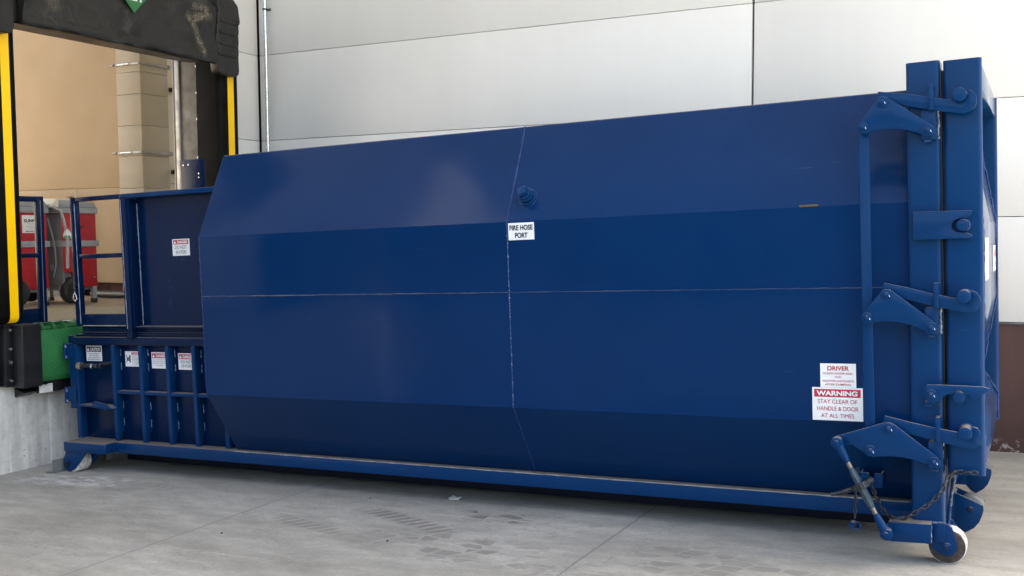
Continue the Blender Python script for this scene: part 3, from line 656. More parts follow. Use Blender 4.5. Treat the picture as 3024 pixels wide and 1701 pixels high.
# ---- base rails, skids and floor pan
b = MB(); b.box(-1.93, 5.60, .2443, .34, .1905, .29, 'paint_frame', b=.006); p, r = seam((.02, .246, .291), (5.55, .246, .291), .004, .06, .001); b.tube(p, r, 'dust_line', 6); b.build('base_rail', tc)
b = MB(); b.box(-1.93, 5.60, 1.76, 1.856, .1905, .29, 'paint_frame', b=.006); b.build('base_rail', tc)
simple('skid_rust', (.012, .004, .003), .9, 0, .5, 8, .3, 50, spec=.1)
simple('skid_shade', (.002, .004, .014), .6, 0, .4, 6, .2, 50, spec=.2)  # near-black: the shade under the bin is put into the skid colour
for y in (.56, 1.40):
    b = MB(); b.box(-1.60, 5.55, y, y + .15, .055, .194, 'skid_shade', b=.004); b.build('skid', tc)
b = MB(); b.box(-1.9, 5.59, .34, 1.76, .195, .285, 'paint_deep'); b.build('floor_pan', tc)
# ---- compaction chamber beside the dock
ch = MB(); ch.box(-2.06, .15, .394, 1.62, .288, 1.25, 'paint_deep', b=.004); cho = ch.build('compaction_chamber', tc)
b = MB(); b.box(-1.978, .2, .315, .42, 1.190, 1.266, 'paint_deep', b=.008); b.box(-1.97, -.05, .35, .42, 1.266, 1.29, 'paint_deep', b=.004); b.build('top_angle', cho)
for x0, x1 in ((-1.472, -1.426), (-1.115, -1.073), (-.779, -.735), (-.461, -.419), (-.11, -.06)):
    zt, zb = 1.189, .291; b = MB()
    b.solid([[(x0, .315, zt), (x1, .315, zt), (x1, .394, zt), (x0, .394, zt)], [(x0, .315, .40), (x1, .315, .40), (x1, .394, .40), (x0, .394, .40)], [(x0, .315, zb), (x1, .315, zb), (x1, .355, zb), (x0, .355, zb)]], 'paint_frame', b=.004)
    rb = b.build('stiffener_rib', cho)
    for z in (1.12, .985, .62, .46):
        w_ = MB(); p, r = seam((x1 + .003, .391, z + .035), (x1 + .003, .391, z - .035), .0045, .010, .004); w_.tube(p, r, 'weld_spot', 5); w_.build('weld_bead', rb)
b = MB(); b.box(-1.426, -.11, .321, .394, .733, .764, 'paint_frame', b=.004); b.build('stiffener_shelf', cho)
b = MB(); b.box(-1.975, -1.922, .315, .394, .292, 1.19, 'paint_frame', b=.006); b.build('corner_angle', cho)
b = MB(); b.box(-2.062, -1.982, .335, .375, .60, 1.18, 'paint_frame', b=.005); b.box(-2.045, -1.98, .325, .345, 1.19, 1.278, 'paint_deep', b=.004); b.box(-2.058, -1.985, .32, .335, .573, .64, 'paint_frame', b=.004); b.box(-2.082, -1.985, .315, .328, 1.055, 1.203, 'paint_frame', b=.003); b.box(-2.10, -1.94, .315, .328, .640, .778, 'paint_frame', b=.003); rc = b.build('rear_cover', cho)
for x_, z0, z1 in ((-2.088, 1.050, 1.206), (-2.106, .624, .778)):
    b = MB(); b.cyl((x_ - .002, .315, z0), (x_ + .002, .315, z1), .014, 'paint_frame', 12); b.cyl((x_ + .018, .31, z1 - .045), (x_ + .018, .31, z1 - .015), .010, 'weld_spot', 8); b.cyl((x_ + .018, .31, z0 + .01), (x_ + .018, .31, z0 + .035), .010, 'weld_spot', 8); b.build('hinge', rc)
b = MB(); b.prism([(-1.908, .607), (-1.703, .605), (-1.49, .586), (-1.43, .600), (-1.46, .62), (-1.67, .62), (-1.87, .626)], 'y', .26, .394, 'paint_frame', b=.002); b.prism([(-1.703, .608), (-1.66, .665), (-1.492, .640), (-1.488, .588)], 'y', .255, .263, 'paint_frame', b=.001); b.build('hose_tray', cho)
b = MB(); b.tube([(-1.83, .268, .996), (-1.74, .272, .997), (-1.64, .29, 1.001), (-1.55, .315, 1.012), (-1.46, .35, 1.028)], [.016, .02, .015, .019, .013], 'steel_dark', 10); b.cyl((-1.862, .260, .995), (-1.806, .270, .996), .034, 'brass', 24, b=.006); b.cyl((-1.865, .2595, .995), (-1.861, .260, .995), .016, 'sign_black', 14); b.cyl((-1.69, .272, .996), (-1.666, .277, .996), .024, 'steel_bright', 16, b=.003)
for x in (-1.78, -1.72, -1.62, -1.57): b.cyl((x - .012, .28, .998), (x + .012, .282, .999), .024, 'steel_dark', 6)
b.build('hydraulic_coupling', cho)
# ---- step over the rear roller
b = MB(); b.prism([(-1.93, .108), (-1.43, .108), (-1.40, .135), (-1.40, .244), (-1.93, .244)], 'z', .2, .291, 'paint_frame', b=.005); p, r = seam((-1.405, .236, .21), (-1.405, .236, .285), .009, .02, .004); b.tube(p, r, 'weld', 6); st = b.build('step_plate', tc)
fk = [(-1.922, .2), (-1.648, .2), (-1.752, .093), (-1.84, .022), (-1.90, .008), (-1.945, .03), (-1.97, .075), (-1.963, .13)]
b = MB(); b.prism([(x + .02, z) for x, z in fk], 'y', .285, .297, 'paint_frame', b=.003); b.build('wheel_fork', tc); b = MB(); b.prism(fk, 'y', .125, .137, 'paint_frame', b=.003); rf = b.build('wheel_fork', tc)
b = MB(); b.cyl((-1.86, .142, .101), (-1.86, .28, .101), .0995, 'wheel_tread', 40, b=.01); b.cyl((-1.86, .1405, .101), (-1.86, .142, .101), .075, 'wheel_rim', 30); b.build('wheel', rf)
b = MB(); b.cyl((-1.904, .125, .082), (-1.904, .112, .082), .026, 'steel_dark', 6); b.cyl((-1.904, .112, .082), (-1.904, .10, .082), .013, 'steel_dark', 12); b.build('axle_bolt', rf)
# ---- hopper above the chamber
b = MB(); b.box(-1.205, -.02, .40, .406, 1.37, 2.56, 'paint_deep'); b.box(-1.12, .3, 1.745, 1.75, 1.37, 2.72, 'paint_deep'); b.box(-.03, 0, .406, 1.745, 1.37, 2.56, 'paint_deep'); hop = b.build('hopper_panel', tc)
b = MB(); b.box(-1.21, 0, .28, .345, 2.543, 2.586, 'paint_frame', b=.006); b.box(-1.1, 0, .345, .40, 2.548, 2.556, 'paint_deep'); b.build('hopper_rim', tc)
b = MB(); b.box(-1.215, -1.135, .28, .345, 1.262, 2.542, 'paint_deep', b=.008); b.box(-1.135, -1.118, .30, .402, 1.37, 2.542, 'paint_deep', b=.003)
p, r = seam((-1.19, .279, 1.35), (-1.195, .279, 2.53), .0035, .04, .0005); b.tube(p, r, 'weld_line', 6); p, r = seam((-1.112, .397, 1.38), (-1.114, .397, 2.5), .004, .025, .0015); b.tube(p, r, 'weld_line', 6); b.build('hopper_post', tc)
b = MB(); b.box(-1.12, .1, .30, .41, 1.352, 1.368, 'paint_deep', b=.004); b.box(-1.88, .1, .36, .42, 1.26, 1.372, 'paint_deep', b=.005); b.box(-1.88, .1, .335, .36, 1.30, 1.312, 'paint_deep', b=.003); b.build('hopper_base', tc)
b = MB(); b.box(-1.88, -1.54, 1.74, 1.75, 2.5, 3.025, 'paint_deep', b=.003)
for x, z in ((-1.83, 2.97), (-1.76, 2.97), (-1.62, 2.87), (-1.62, 2.83)): b.cyl((x, 1.74, z), (x, 1.732, z), .009, 'steel_bright', 8)
b.build('rear_guard', tc)
b = MB(); b.box(-1.868, -1.795, .28, .335, 1.372, 2.588, 'paint_deep', b=.006); p, r = seam((-1.80, .279, 1.4), (-1.80, .279, 2.53), .0035, .05, .0005); b.tube(p, r, 'weld_line', 6); gp = b.build('guard_post', tc)
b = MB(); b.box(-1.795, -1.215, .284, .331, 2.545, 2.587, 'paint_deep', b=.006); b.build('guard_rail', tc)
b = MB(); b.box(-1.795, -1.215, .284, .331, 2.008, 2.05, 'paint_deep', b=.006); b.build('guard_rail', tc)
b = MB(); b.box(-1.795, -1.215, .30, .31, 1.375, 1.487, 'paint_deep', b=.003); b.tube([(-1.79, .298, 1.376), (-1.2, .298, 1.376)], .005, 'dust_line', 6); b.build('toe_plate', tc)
# ---- chains
def chain(mb, pts, m, wire=.0055, ln=.046, wd=.030, twist=0):
    P = [Vector(p) for p in pts]; seg = []; tot = 0
    fine = []
    for k in range(len(P) - 1):
        p0 = P[max(k - 1, 0)]; p1 = P[k]; p2 = P[k + 1]; p3 = P[min(k + 2, len(P) - 1)]
        for j in range(12):
            t = j / 12; fine.append(.5 * ((2 * p1) + (p2 - p0) * t + (2 * p0 - 5 * p1 + 4 * p2 - p3) * t * t + (3 * p1 - p0 - 3 * p2 + p3) * t ** 3))
    fine.append(P[-1]); pitch = ln - 2 * wire * 1.05; d = 0; nxt = pitch / 2; k = 0
    for a, c in zip(fine, fine[1:]):
        L = (c - a).length
        while d + L >= nxt and L > 0:
            o = a.lerp(c, (nxt - d) / L); t = (c - a).normalized(); s_ = t.cross(Vector((0, 1, 0)));
            if s_.length < .1: s_ = t.cross(Vector((0, 0, 1)))
            s_.normalize(); n_ = t.cross(s_); q = s_ if (k + twist) % 2 == 0 else n_
            q = (q * .92 + (n_ if q is s_ else s_) * .38).normalized()
            hl, hw = (ln - wd) / 2, wd / 2 - wire; pth = [o + t * (hl + hw * math.cos(R(x))) + q * hw * math.sin(R(x)) for x in range(90, -91, -30)] + [o + t * (-hl - hw * math.cos(R(x))) + q * hw * math.sin(R(x)) for x in range(-90, 91, 30)]
            mb.tube(pth, wire, m, 7, closed=True); nxt += pitch; k += 1
        d += L
    return mb
b = MB(); chain(b, [(-1.838, .262, 2.02), (-1.84, .262, 1.86), (-1.838, .262, 1.70)], 'steel_dark', .005, .036, .024); b.tube([(-1.838, .262, 1.70), (-1.858, .262, 1.66), (-1.862, .262, 1.63), (-1.84, .262, 1.612), (-1.818, .262, 1.63), (-1.822, .262, 1.66)], .006, 'steel_bright', 8, closed=True); b.build('hook_chain', gp)

# ---- end frame posts
PF = -.05
def post(x0, x1, y0, y1, z0, z1, name, parent, r=.026):
    c = [(x1 - r, y0 + r, -90, 0), (x1 - r, y1 - r, 0, 90), (x0 + r, y1 - r, 90, 180), (x0 + r, y0 + r, 180, 270)]
    pts = [(cx + r * math.cos(R(a0 + (a1 - a0) * k / 5)), cy + r * math.sin(R(a0 + (a1 - a0) * k / 5))) for cx, cy, a0, a1 in c for k in range(6)]
    b = MB(); b.prism(pts, 'z', z0, z1, 'paint_frame'); return b.build(name, parent)
ef = post(5.602, 5.786, PF, .15, .25, 2.953, 'end_post', tc); post(5.602, 5.786, 1.98, 2.15, .25, 2.953, 'end_post', tc)
b = MB(); b.box(5.606, 5.782, .15, 1.98, 2.79, 2.94, 'paint_frame', b=.01); b.box(5.606, 5.782, .15, 1.98, .29, .42, 'paint_frame', b=.01); b.build('end_beam', tc)
b = MB(); p, r = seam((5.782, -.028, .62), (5.782, -.028, 2.5), .003, .04, .001); b.tube(p, r, 'weld', 5); b.build('weld_seam', ef)
for z0, z1 in ((2.50, 2.70), (1.37, 1.58), (.58, .78)): b = MB(); p, r = seam((5.776, -.043, z0), (5.776, -.043, z1), .008, .012, .004); b.tube(p, r, 'weld_spot', 6); b.build('weld_bead', ef)
b = MB(); b.box(5.787, 5.806, .03, 2.07, .62, 2.90, 'rubber_black', b=.004); b.box(5.785, 5.792, -.01, .03, .6, 2.9, 'rubber_black'); b.build('door_seal', tc)
# ---- tailgate door
dp = bpy.data.objects.new('door', None); sc.collection.objects.link(dp); dp.parent = tc; dp.location = (5.9, 1.05, .54)
DO = Vector((-5.9, -1.05, -.54))
def dbuild(mb, name, parent=None, **k):
    bmesh.ops.translate(mb.bm, verts=mb.bm.verts, vec=DO); return mb.build(name, parent or dp, **k)
def dpost(y0, y1):
    b = MB(); r = .026; x0, x1 = 5.804, 6.0
    c = [(x1 - r * .7, y0 + r, -90, 0), (x1 - r, y1 - r, 0, 90), (x0 + r, y1 - r, 90, 180), (x0 + r, y0 + r, 180, 270)]
    pts = [(cx + r * math.cos(R(a0 + (a1 - a0) * k / 5)), cy + r * math.sin(R(a0 + (a1 - a0) * k / 5))) for cx, cy, a0, a1 in c for k in range(6)]
    b.prism(pts, 'z', .545, 2.945, 'paint_frame'); return dbuild(b, 'door_post')
dpost(PF, .12); dpost(1.99, 2.15)
b = MB(); b.box(5.81, 5.998, .12, 1.99, 2.80, 2.94, 'paint_door', b=.01); dbuild(b, 'door_beam')
b = MB(); prof_d = [(5.81, 2.80), (5.835, 2.80), (5.86, 2.79), (5.996, 2.02), (5.996, 1.49), (5.893, .94), (5.996, .75), (5.996, .55), (5.81, .55)]
b.prism(prof_d, 'y', .12, 1.99, 'paint_door', b=.006); dsk = dbuild(b, 'door_skin')
b = MB(); b.box(5.997, 6.0, .35, .72, 1.66, 1.92, 'sign_white', b=.001)
for k in range(6): b.letters('NOTICE' if k == 0 else 'see operating instructions', 'sign_grey', (6.0015, .53, 1.87 - k * .035), (0, 1, 0), (0, 0, 1), .02, .3)
dbuild(b, 'notice_sign', dsk, smooth=0)
b = MB(); b.box(5.997, 6.0, 1.40, 1.74, 1.68, 1.86, 'sign_white', b=.001); b.letters('DANGER', 'sign_red', (6.0015, 1.57, 1.78), (0, 1, 0), (0, 0, 1), .05, .28, .02); b.letters('STAND CLEAR', 'sign_red', (6.0015, 1.57, 1.71), (0, 1, 0), (0, 0, 1), .035, .28); dbuild(b, 'danger_sign', dsk, smooth=0)
for y in (.122, 1.988):
    b = MB(); pth, rad = [], []
    for (xa, za), (xb, zb) in zip(prof_d[2:8], prof_d[3:8]):
        p, r = seam((xa + .003, y, za), (xb + .003, y, zb), .006, .03, .003); pth += p; rad += r
    b.tube(pth, rad, 'weld', 5); dbuild(b, 'weld_seam', dsk)

# ---- latch linkages on the side
def bolt(parent, x, z, y, r=.033):
    b = MB(); b.cyl((x, y + .002, z), (x, y - .006, z), r, 'paint_frame', 28, b=.0015); b.cyl((x, y - .006, z), (x, y - .018, z), r * .55, 'paint_frame', 6, b=.002); b.cyl((x, y - .018, z), (x, y - .030, z), r * .30, 'paint_frame', 14, b=.002)
    b.tube([(x + r * .42, y - .012, z + .003), (x + r * .62, y - .014, z - .010)], .003, 'steel_bright', 5); return b.build('bolt', parent)
def plate(name, pts, y0, y1, parent=tc, b_=.003):
    b = MB(); b.prism(pts, 'y', y0, y1, 'paint_frame', b=b_, seg=2); return b.build(name, parent, smooth=30)
LK = {
 'top': dict(plate=[(5.459, 2.75), (5.467, 2.762), (5.484, 2.765), (5.502, 2.761), (5.517, 2.749), (5.764, 2.566), (5.77, 2.542), (5.756, 2.518), (5.73, 2.51), (5.708, 2.522), (5.659, 2.543), (5.599, 2.562), (5.538, 2.572), (5.476, 2.573), (5.41, 2.562), (5.388, 2.551), (5.363, 2.558), (5.345, 2.584), (5.352, 2.61)],
  bolts=[(5.484, 2.726), (5.375, 2.591), (5.729, 2.545)],
  arm=[(5.448, 2.747), (5.46, 2.796), (5.636, 2.763), (5.734, 2.737), (5.850, 2.711), (5.858, 2.716), (5.866, 2.703), (5.885, 2.692), (5.910, 2.692), (5.929, 2.708), (5.937, 2.735), (5.94, 2.76), (5.965, 2.748), (5.982, 2.720), (5.986, 2.689), (5.977, 2.66), (5.953, 2.637), (5.917, 2.628), (5.822, 2.645), (5.681, 2.68), (5.529, 2.723)],
  pin=(5.898, 2.731), strap=(5.735, 5.761, 2.806, 2.661), brk=(5.686, 5.769, 2.668, 2.496)),
 'mid': dict(plate=[(5.461, 1.627), (5.475, 1.639), (5.491, 1.643), (5.51, 1.641), (5.524, 1.631), (5.759, 1.444), (5.773, 1.417), (5.768, 1.392), (5.746, 1.375), (5.718, 1.381), (5.693, 1.4), (5.642, 1.426), (5.579, 1.445), (5.514, 1.453), (5.462, 1.453), (5.413, 1.445), (5.39, 1.437), (5.363, 1.442), (5.348, 1.465), (5.352, 1.493)],
  bolts=[(5.492, 1.608), (5.381, 1.474), (5.735, 1.415)],
  arm=[(5.461, 1.632), (5.475, 1.68), (5.604, 1.649), (5.746, 1.61), (5.866, 1.583), (5.874, 1.586), (5.883, 1.568), (5.908, 1.557), (5.931, 1.567), (5.942, 1.59), (5.945, 1.612), (5.947, 1.63), (5.971, 1.618), (5.989, 1.595), (5.996, 1.562), (5.985, 1.529), (5.967, 1.509), (5.936, 1.499), (5.891, 1.506), (5.767, 1.533), (5.59, 1.582)],
  pin=(5.909, 1.595), strap=(5.747, 5.774, 1.675, 1.53), brk=(5.694, 5.769, 1.532, 1.37)),
 'bot': dict(plate=[(5.18, .75), (5.196, .761), (5.47, .854), (5.496, .858), (5.524, .846), (5.772, .654), (5.783, .628), (5.777, .605), (5.74, .597), (5.702, .619), (5.632, .641), (5.568, .653), (5.503, .655), (5.445, .651), (5.402, .643), (5.372, .656), (5.285, .712), (5.243, .702), (5.202, .697), (5.176, .715), (5.171, .735)],
  bolts=[(5.493, .819), (5.388, .682), (5.74, .633)],
  arm=[(5.458, .847), (5.467, .89), (5.617, .856), (5.747, .83), (5.872, .810), (5.880, .800), (5.895, .777), (5.922, .776), (5.939, .795), (5.945, .825), (5.948, .847), (5.973, .839), (5.989, .81), (5.995, .775), (5.988, .747), (5.965, .725), (5.941, .717), (5.887, .722), (5.77, .75), (5.588, .79)],
  pin=(5.908, .812), strap=(5.748, 5.774, .896, .75), brk=(5.7, 5.783, .746, .583))}
for k in LK:
    d = LK[k]
    lev = plate('latch_lever', d['plate'], -.162, -.148)
    for q in d['bolts']: bolt(lev, *q, -.162)
    b = MB(); 
    for q in d['bolts']: b.cyl((*q[:1], -.148, q[1]), (q[0], -.10, q[1]), .02, 'paint_frame', 14)
    b.build('pivot', lev)
    hk = plate('hook_arm', d['arm'], -.132, -.112)
    x0, x1, z0, z1 = d['strap']
    b = MB(); b.box(x0, x1, -.150, -.134, z1, z0, 'paint_frame', b=.003); b.box(x0, x1, -.134, -.05, z0 - .022, z0 - .002, 'paint_frame', b=.003); b.box(x0, x1, -.134, -.05, z1, z1 + .014, 'paint_frame', b=.003); b.build('guide_strap', tc)
    x0, x1, z0, z1 = d['brk']
    b = MB(); b.prism([(x0 + .012, z0), (x1 - .004, z0), (x1, z0 - .006), (x1, z1), (x0, z1), (x0, z0 - .014)], 'y', -.108, -.052, 'paint_frame', b=.003); b.box(x0 + .02, x1 - .025, -.112, -.06, z1 - .012, z1, 'weld'); b.build('lever_bracket', tc)
    px, pz = d['pin']; b = MB(); b.cyl((px, PF + .01, pz), (px, -.182, pz), .037, 'paint_frame', 30, b=.004); b.tube([(px + .037 * math.cos(a), PF - .004, pz + .037 * math.sin(a)) for a in [j * math.pi / 10 for j in range(20)]], .006, 'weld', 6, closed=True); dbuild(b, 'hook_pin')
# long link bar joining the three levers
b = MB(); b.prism([(5.347, 2.60), (5.403, 2.60), (5.406, 1.743), (5.411, .94), (5.414, .66), (5.357, .66), (5.351, .94), (5.346, 1.743)], 'y', -.118, -.104, 'paint_frame', b=.003); b.build('link_bar', tc)
# fork plate with notch round its pin
fk = [(5.636, 2.088), (5.951, 2.083), (5.951, 2.063), (5.916, 2.036), (5.883, 2.036), (5.855, 2.026), (5.842, 2.002), (5.848, 1.978), (5.866, 1.963), (5.893, 1.957), (5.923, 1.956), (5.952, 1.94), (5.952, 1.924), (5.635, 1.923)]
plate('catch_plate', fk, -.095, -.055)
b = MB(); b.cyl((5.903, PF + .01, 2.0), (5.903, -.125, 2.0), .032, 'paint_frame', 28, b=.004); b.tube([(5.903 + .034 * math.cos(a), -.06, 2.0 + .034 * math.sin(a)) for a in [j * math.pi / 10 for j in range(20)]], .007, 'weld', 6, closed=True); dbuild(b, 'catch_pin')
# safety latch
lt = [(5.702, 1.082), (5.793, 1.083), (6.002, 1.078), (6.033, 1.069), (6.037, 1.061), (6.002, 1.033), (5.947, .996), (5.938, 1.003), (5.934, 1.029), (5.905, 1.033), (5.888, 1.052), (5.86, 1.053), (5.842, 1.033), (5.814, 1.029), (5.786, 1.009), (5.76, .984), (5.735, .968), (5.707, .982), (5.691, 1.021), (5.694, 1.056)]
sl_ = plate('safety_latch', lt, -.130, -.112); bolt(sl_, 5.726, 1.022, -.13)
b = MB(); b.cyl((5.726, -.112, 1.022), (5.726, -.045, 1.022), .02, 'paint_frame', 14); b.build('pivot', sl_)
b = MB(); b.cyl((5.874, PF + .01, 1.012), (5.874, -.128, 1.012), .032, 'paint_frame', 28, b=.002); dbuild(b, 'latch_pin')
b = MB(); b.box(5.688, 5.722, -.105, -.045, .946, .979, 'paint_frame', b=.003); p, r = seam((5.722, -.07, .962), (5.748, -.06, .982), .006, .01, .003); b.tube(p, r, 'weld_fleck', 6); b.build('latch_stop', tc)

# ---- front foot, forks, wheels and nose rollers
b = MB(); b.prism([(5.478, .255), (5.719, .259), (5.719, .14), (5.70, .14), (5.686, .141), (5.478, .136)], 'y', -.13, .0, 'paint_frame', b=.006); b.box(5.719, 5.788, -.066, .12, .14, .252, 'paint_frame', b=.006)
p, r = seam((5.716, -.126, .15), (5.72, -.126, .25), .0035, .015, .003); b.tube(p, r, 'weld_spot', 6); p, r = seam((5.72, -.062, .254), (5.785, -.062, .256), .006, .015, .003); b.tube(p, r, 'weld_spot', 6); foot = b.build('foot_beam', tc)
fp = [(5.708, .20), (5.71, .244), (5.80, .247), (5.825, .225), (5.849, .137), (5.851, .115), (5.845, .087), (5.824, .063), (5.796, .055), (5.755, .069), (5.708, .098)]
b = MB(); b.prism(fp, 'y', .10, .114, 'paint_frame', b=.002); b.build('wheel_fork', tc); b = MB(); b.prism(fp, 'y', -.052, -.038, 'paint_frame', b=.002); ff = b.build('wheel_fork', tc)
b = MB(); b.cyl((5.793, -.016, .106), (5.793, .09, .106), .106, 'wheel_tread', 48, b=.004); b.cyl((5.793, -.019, .106), (5.793, -.015, .106), .1035, 'wheel_rim', 40, b=.002); b.cyl((5.795, -.04, .112), (5.795, -.019, .112), .03, 'paint_frame', 16); b.build('wheel', ff)
b = MB(); b.cyl((5.795, -.052, .112), (5.795, -.066, .112), .026, 'paint_frame', 20, b=.003); b.cyl((5.795, -.066, .112), (5.795, -.073, .112), .018, 'paint_frame', 6, b=.002); b.cyl((5.795, -.073, .112), (5.795, -.076, .112), .008, 'steel_dark', 10); b.build('axle_bolt', ff)
b = MB()                                               # V gusset under the post
b.solid([[(5.80, .42, .60), (5.818, .42, .60), (5.818, .50, .60), (5.80, .50, .60)], [(5.79, -.045, .16), (5.802, -.045, .16), (5.802, .0, .12), (5.79, .0, .12)]], 'paint_frame', b=.003)
b.box(5.77, 5.82, .40, .50, .46, .63, 'paint_frame', b=.004); p, r = seam((5.82, .42, .59), (5.806, .12, .32), .008, .02, .005); b.tube(p, r, 'weld_spot', 6); b.build('gusset', tc)
def roller(y, dy=.16):
    pts = [(5.79, .288), (5.863, .258), (5.959, .213)] + [(5.960, .19), (5.952, .15), (5.935, .105), (5.905, .066), (5.852, .031), (5.82, .05), (5.79, .085)]
    b = MB(); b.prism(pts, 'y', y, y + .014, 'paint_frame', b=.002); b.prism([(x, z + .0) for x, z in pts], 'y', y + dy, y + dy + .014, 'paint_frame', b=.002); b.box(5.70, 5.80, y, y + dy, .09, .28, 'paint_frame', b=.004); f = b.build('roller_bracket', tc)
    b = MB(); b.cyl((5.886, y + .022, .187), (5.886, y + dy - .008, .187), .076, 'grey_steel', 36, b=.004); b.build('roller', f)
    b = MB(); b.cyl((5.886, y, .185), (5.886, y - .014, .185), .02, 'paint_frame', 6, b=.002); b.cyl((5.886, y - .014, .185), (5.886, y - .018, .185), .012, 'steel_dark', 10); b.build('axle_bolt', f)
roller(.60); roller(1.72)

# ---- ratchet binder
rb = bpy.data.objects.new('ratchet_binder', None); sc.collection.objects.link(rb); rb.parent = tc; rb.location = (5.344, -.2, .471)
RO = Vector((-5.344, .2, -.471))
def rbuild(mb, name, **k): bmesh.ops.translate(mb.bm, verts=mb.bm.verts, vec=RO); return mb.build(name, rb, **k)
Y = -.205
A0, A1 = Vector((5.205, Y, .729)), Vector((5.478, Y, .200)); dv = (A1 - A0).normalized(); sd = Vector((dv.z, 0, -dv.x))
at_ = lambda t: A0.lerp(A1, t)
def clevis(c, d, name):
    b = MB(); b.cyl(c + Vector((0, .03, 0)), c - Vector((0, .025, 0)), .036, 'paint_frame', 26, b=.008); b.cyl(c - Vector((0, .025, 0)), c - Vector((0, .038, 0)), .02, 'paint_frame', 6, b=.003)
    b.tube([c + d * .02, c + d * .06, c + d * .10, c + d * .13], [.03, .026, .022, .016], 'paint_frame', 12); return rbuild(b, name)
clevis(A0, dv, 'clevis'); clevis(A1, -dv, 'clevis')
b = MB(); b.cyl(at_(.18), at_(.28), .012, 'binder_steel', 14)
for k in range(16): b.cyl(at_(.20 + k * .005), at_(.2025 + k * .005), .0145, 'brass', 14)
rbuild(b, 'threaded_rod'); b = MB(); b.cyl(at_(.72), at_(.82), .012, 'binder_steel', 14)
for k in range(16): b.cyl(at_(.72 + k * .005), at_(.7225 + k * .005), .0145, 'brass', 14)
rbuild(b, 'threaded_rod')
b = MB(); b.tube([at_(.265), at_(.29), at_(.36), at_(.42), at_(.62), at_(.68), at_(.725)], [.013, .017, .021, .025, .025, .021, .014], 'binder_steel', 8); rbuild(b, 'barrel', smooth=20)
b = MB(); c = at_(.475); b.cyl(c - dv * .020, c + dv * .020, .05, 'steel_dark', 32, b=.005); a_ = dv.orthogonal().normalized(); e_ = dv.cross(a_)
for k in range(18):
    a = k * math.pi / 9; q = c + (a_ * math.cos(a) + e_ * math.sin(a)) * .050; b.cyl(q - dv * .016, q + dv * .016, .0042, 'steel_dark', 8)
b.tube([c - sd * .035 + Vector((0, .03, 0)), c - sd * .07 + Vector((0, .05, 0))], .02, 'steel_dark', 10); rbuild(b, 'ratchet_ring')
b = MB(); b.tube([(5.30, -.165, .452), (5.25, -.155, .43), (5.20, -.15, .41), (5.155, -.145, .398)], [.016, .018, .015, .012], 'steel_dark', 10); rbuild(b, 'handle')
# ---- tie-down bracket with keyhole, safety chain and keeper chain
b = MB(); b.prism([(5.295, .492), (5.340, .491), (5.342, .476), (5.347, .466), (5.351, .462), (5.352, .440), (5.360, .440), (5.361, .462), (5.366, .466), (5.371, .476), (5.373, .490), (5.407, .489), (5.412, .398), (5.298, .398)], 'y', .10, .112, 'paint_frame', b=.002); b.box(5.296, 5.412, .112, .30, .398, .41, 'paint_frame', b=.002); b.prism([(.10, .49), (.10, .398), (.30, .398), (.24, .49)], 'x', 5.408, 5.418, 'paint_frame', b=.002); b.prism([(.10, .49), (.10, .398), (.30, .398), (.24, .49)], 'x', 5.288, 5.297, 'paint_frame', b=.002); b.build('chain_bracket', tc)
b = MB(); chain(b, [(5.356, .085, .462), (5.365, .05, .42), (5.40, .0, .355), (5.445, -.07, .305), (5.50, -.125, .283), (5.575, -.14, .289), (5.647, -.13, .336), (5.718, -.115, .388), (5.775, -.11, .461), (5.805, -.10, .525), (5.838, -.09, .566), (5.884, -.088, .574), (5.958, -.085, .572)], 'steel_dark', .0062, .050, .033); b.build('safety_chain', tc)
b = MB(); chain(b, [(5.283, .04, .53), (5.283, -.02, .44), (5.282, -.07, .33), (5.282, -.10, .235)], 'steel_dark', .005, .042, .026); ax_ = Vector((.62, -.78, 0)); c_ = Vector((5.282, -.10, .205)); u_ = Vector((.78, .62, 0)); v_ = Vector((0, 0, 1))
b.solid([[c_ + ax_ * d + (u_ * math.cos(k * math.pi / 12) + v_ * math.sin(k * math.pi / 12)) * q for k in range(24)] for d, q in ((-.02, .021), (-.02, .029), (.02, .029), (.02, .021), (-.02, .021))], 'paint_frame', cap=False)
b.build('keeper_chain', tc)

# ---- signs on the compactor (each a thin printed plate)
RT, UP = (1, 0, 0), (0, 0, 1)
def sign(name, x0, x1, z0, z1, y, rows, banner=None, parent=tc, label=None, rot=0, rim=False):
    b = MB(); b.box(x0, x1, y - .0035, y - .001, z0, z1, 'sign_white', b=.0008)
    yt = y - .0060
    if banner:
        txt, m, bz0, bz1, ins = banner; b.box(x0 + ins, x1 - ins, y - .0048, y - .0034, bz0, bz1, m, b=.0004)
        tri = txt.startswith('^'); txt = txt.lstrip('^'); h = (bz1 - bz0) * .56; zc = (bz0 + bz1) / 2 - h / 2
        wd = (x1 - x0 - 2 * ins) * (.66 if tri else .88); cx = (x0 + x1) / 2 + ((x1 - x0) * .09 if tri else 0)
        b.letters(txt, 'sign_white', (cx, yt, zc), RT, UP, h, wd, .035)
        if tri:
            tx = x0 + ins + (x1 - x0) * .105; s_ = h * .62; i = b.mi('sign_white')
            f = b.bm.faces.new([b.bm.verts.new(p) for p in ((tx - s_, yt, zc - .002), (tx + s_, yt, zc - .002), (tx, yt, zc + h + .002))]); f.material_index = i
    for txt, m, zz_, h, wd, bold in rows: b.letters(txt, m, ((x0 + x1) / 2, yt, zz_), RT, UP, h, wd, bold)
    return b.build(name, parent, smooth=0, label=label)
sign('hose_port_sign', 2.935, 3.138, 2.018, 2.139, 0, [('FIRE HOSE', 'sign_black', 2.088, .034, .183, .03), ('PORT', 'sign_black', 2.034, .034, .098, .03)])
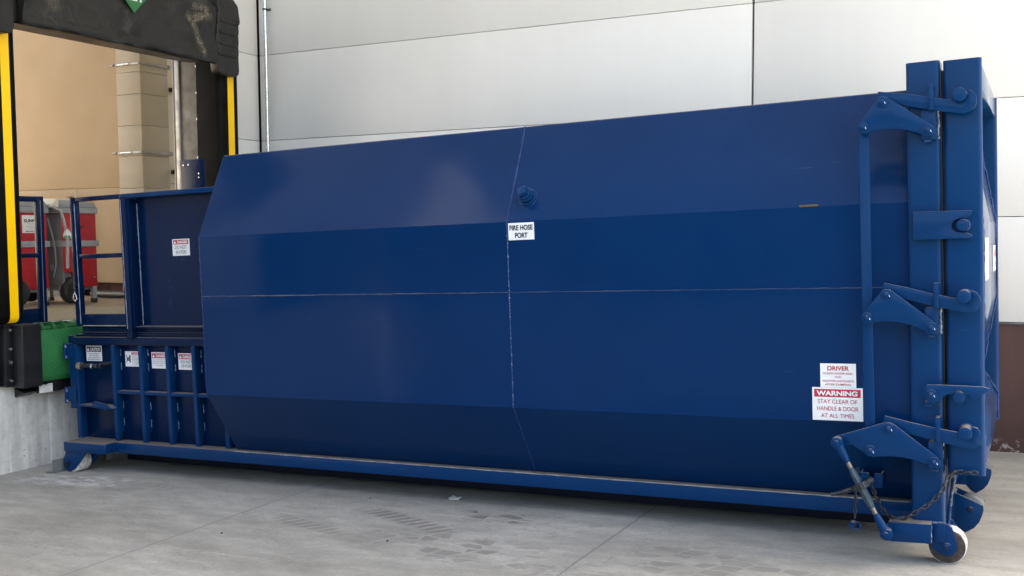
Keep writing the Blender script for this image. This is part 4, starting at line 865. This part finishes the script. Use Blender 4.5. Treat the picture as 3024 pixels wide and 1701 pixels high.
sign('driver_sign', 5.076, 5.289, 1.033, 1.181, 0, [('DRIVER', 'sign_red', 1.139, .026, .128, .02), ('CLEAN DOOR SEAL', 'sign_red', 1.114, .0125, .178, .006), ('AND', 'sign_red', 1.092, .0125, .04, 0.0), ('TIGHTEN RATCHETS', 'sign_red', 1.067, .0125, .188, .006), ('AFTER DUMPING', 'sign_red', 1.045, .0125, .155, .006)])
sign('warning_sign', 5.025, 5.327, .827, 1.032, 0, [('STAY CLEAR OF', 'sign_red', .933, .026, .236, 0.0), ('HANDLE & DOOR', 'sign_red', .889, .026, .246, 0.0), ('AT ALL TIMES', 'sign_red', .845, .026, .198, 0.0)], ('WARNING', 'sign_red', .972, 1.022, .012))
sign('danger_sign', -.697, -.490, 2.003, 2.153, .40, [('DO NOT', 'sign_black', 2.065, .03, .145, .0), ('ENTER', 'sign_black', 2.020, .03, .125, .0)], ('^DANGER', 'sign_red', 2.104, 2.146, .012), hop)
CY = .392
sign('caution_sign', -1.882, -1.672, 1.029, 1.177, CY, [('DO NOT REMOVE', 'sign_black', 1.095, .0095, .13, .01), ('THIS CONTAINER', 'sign_black', 1.076, .0095, .13, .01), ('UNTIL HOSES HAVE', 'sign_black', 1.057, .0095, .155, .01), ('BEEN DISCONNECTED', 'sign_black', 1.039, .0095, .17, .01)], ('^CAUTION', 'sign_black', 1.118, 1.168, .008), cho)
b = MB(); sx0, sz0 = -1.363, .986; b.box(sx0, sx0 + .19, CY - .0035, CY - .001, sz0, sz0 + .143, 'sign_white', b=.0008); x0 = sx0 + .085; b.box(x0, sx0 + .18, CY - .005, CY - .0034, sz0 + .113, sz0 + .134, 'sign_red'); b.letters('DANGER', 'sign_white', (x0 + .05, CY - .0065, sz0 + .118), RT, UP, .011, .07, .02)
for k in range(8):
    b.letters(['moving ram inside', 'keep hands clear', 'lock out power', 'CRUSH HAZARD', 'before service', 'do not climb in', 'stop the machine', 'wait for rest'][k], 'sign_red' if k == 3 else 'sign_grey', (x0 + .05, CY - .0065, sz0 + .102 - k * .0125), RT, UP, .007, .085, .01)
hx, hz = sx0 + .033, sz0 + .072                          # crushed-hand pictogram
b.box(hx - .012, hx + .012, CY - .005, CY - .0034, hz - .018, hz + .010, 'sign_black'); b.box(hx + .022, hx + .036, CY - .005, CY - .0034, hz - .034, hz + .036, 'sign_black')
for a in (-50, -25, 0, 25, 50): c = math.cos(R(a)); s_ = math.sin(R(a)); b.tube([(hx - .004, CY - .005, hz + s_ * .01), (hx + .028 * c * (-1 if a in (-50, 50) else 1), CY - .005, hz + s_ * .045)], .0032, 'sign_black', 6)
b.build('pictogram_sign', cho, smooth=0)
sign('danger_sign', -1.025, -.831, .975, 1.125, CY, [('LOCK OUT AND TAG OUT', 'sign_grey', 1.051, .0085, .15, .01), ('POWER BEFORE ENTERING OR', 'sign_grey', 1.034, .0085, .165, .01), ('SERVICING THIS UNIT OR', 'sign_grey', 1.017, .0085, .16, .01), ('ITS EQUIPMENT', 'sign_grey', 1.000, .0085, .10, .01)], ('^DANGER', 'sign_red', 1.070, 1.115, .010), cho)
sign('danger_sign', -.692, -.494, .970, 1.120, CY, [('DO NOT', 'sign_black', 1.029, .027, .135, .0), ('ENTER', 'sign_black', .991, .027, .12, .0)], ('^DANGER', 'sign_red', 1.065, 1.111, .010), cho)
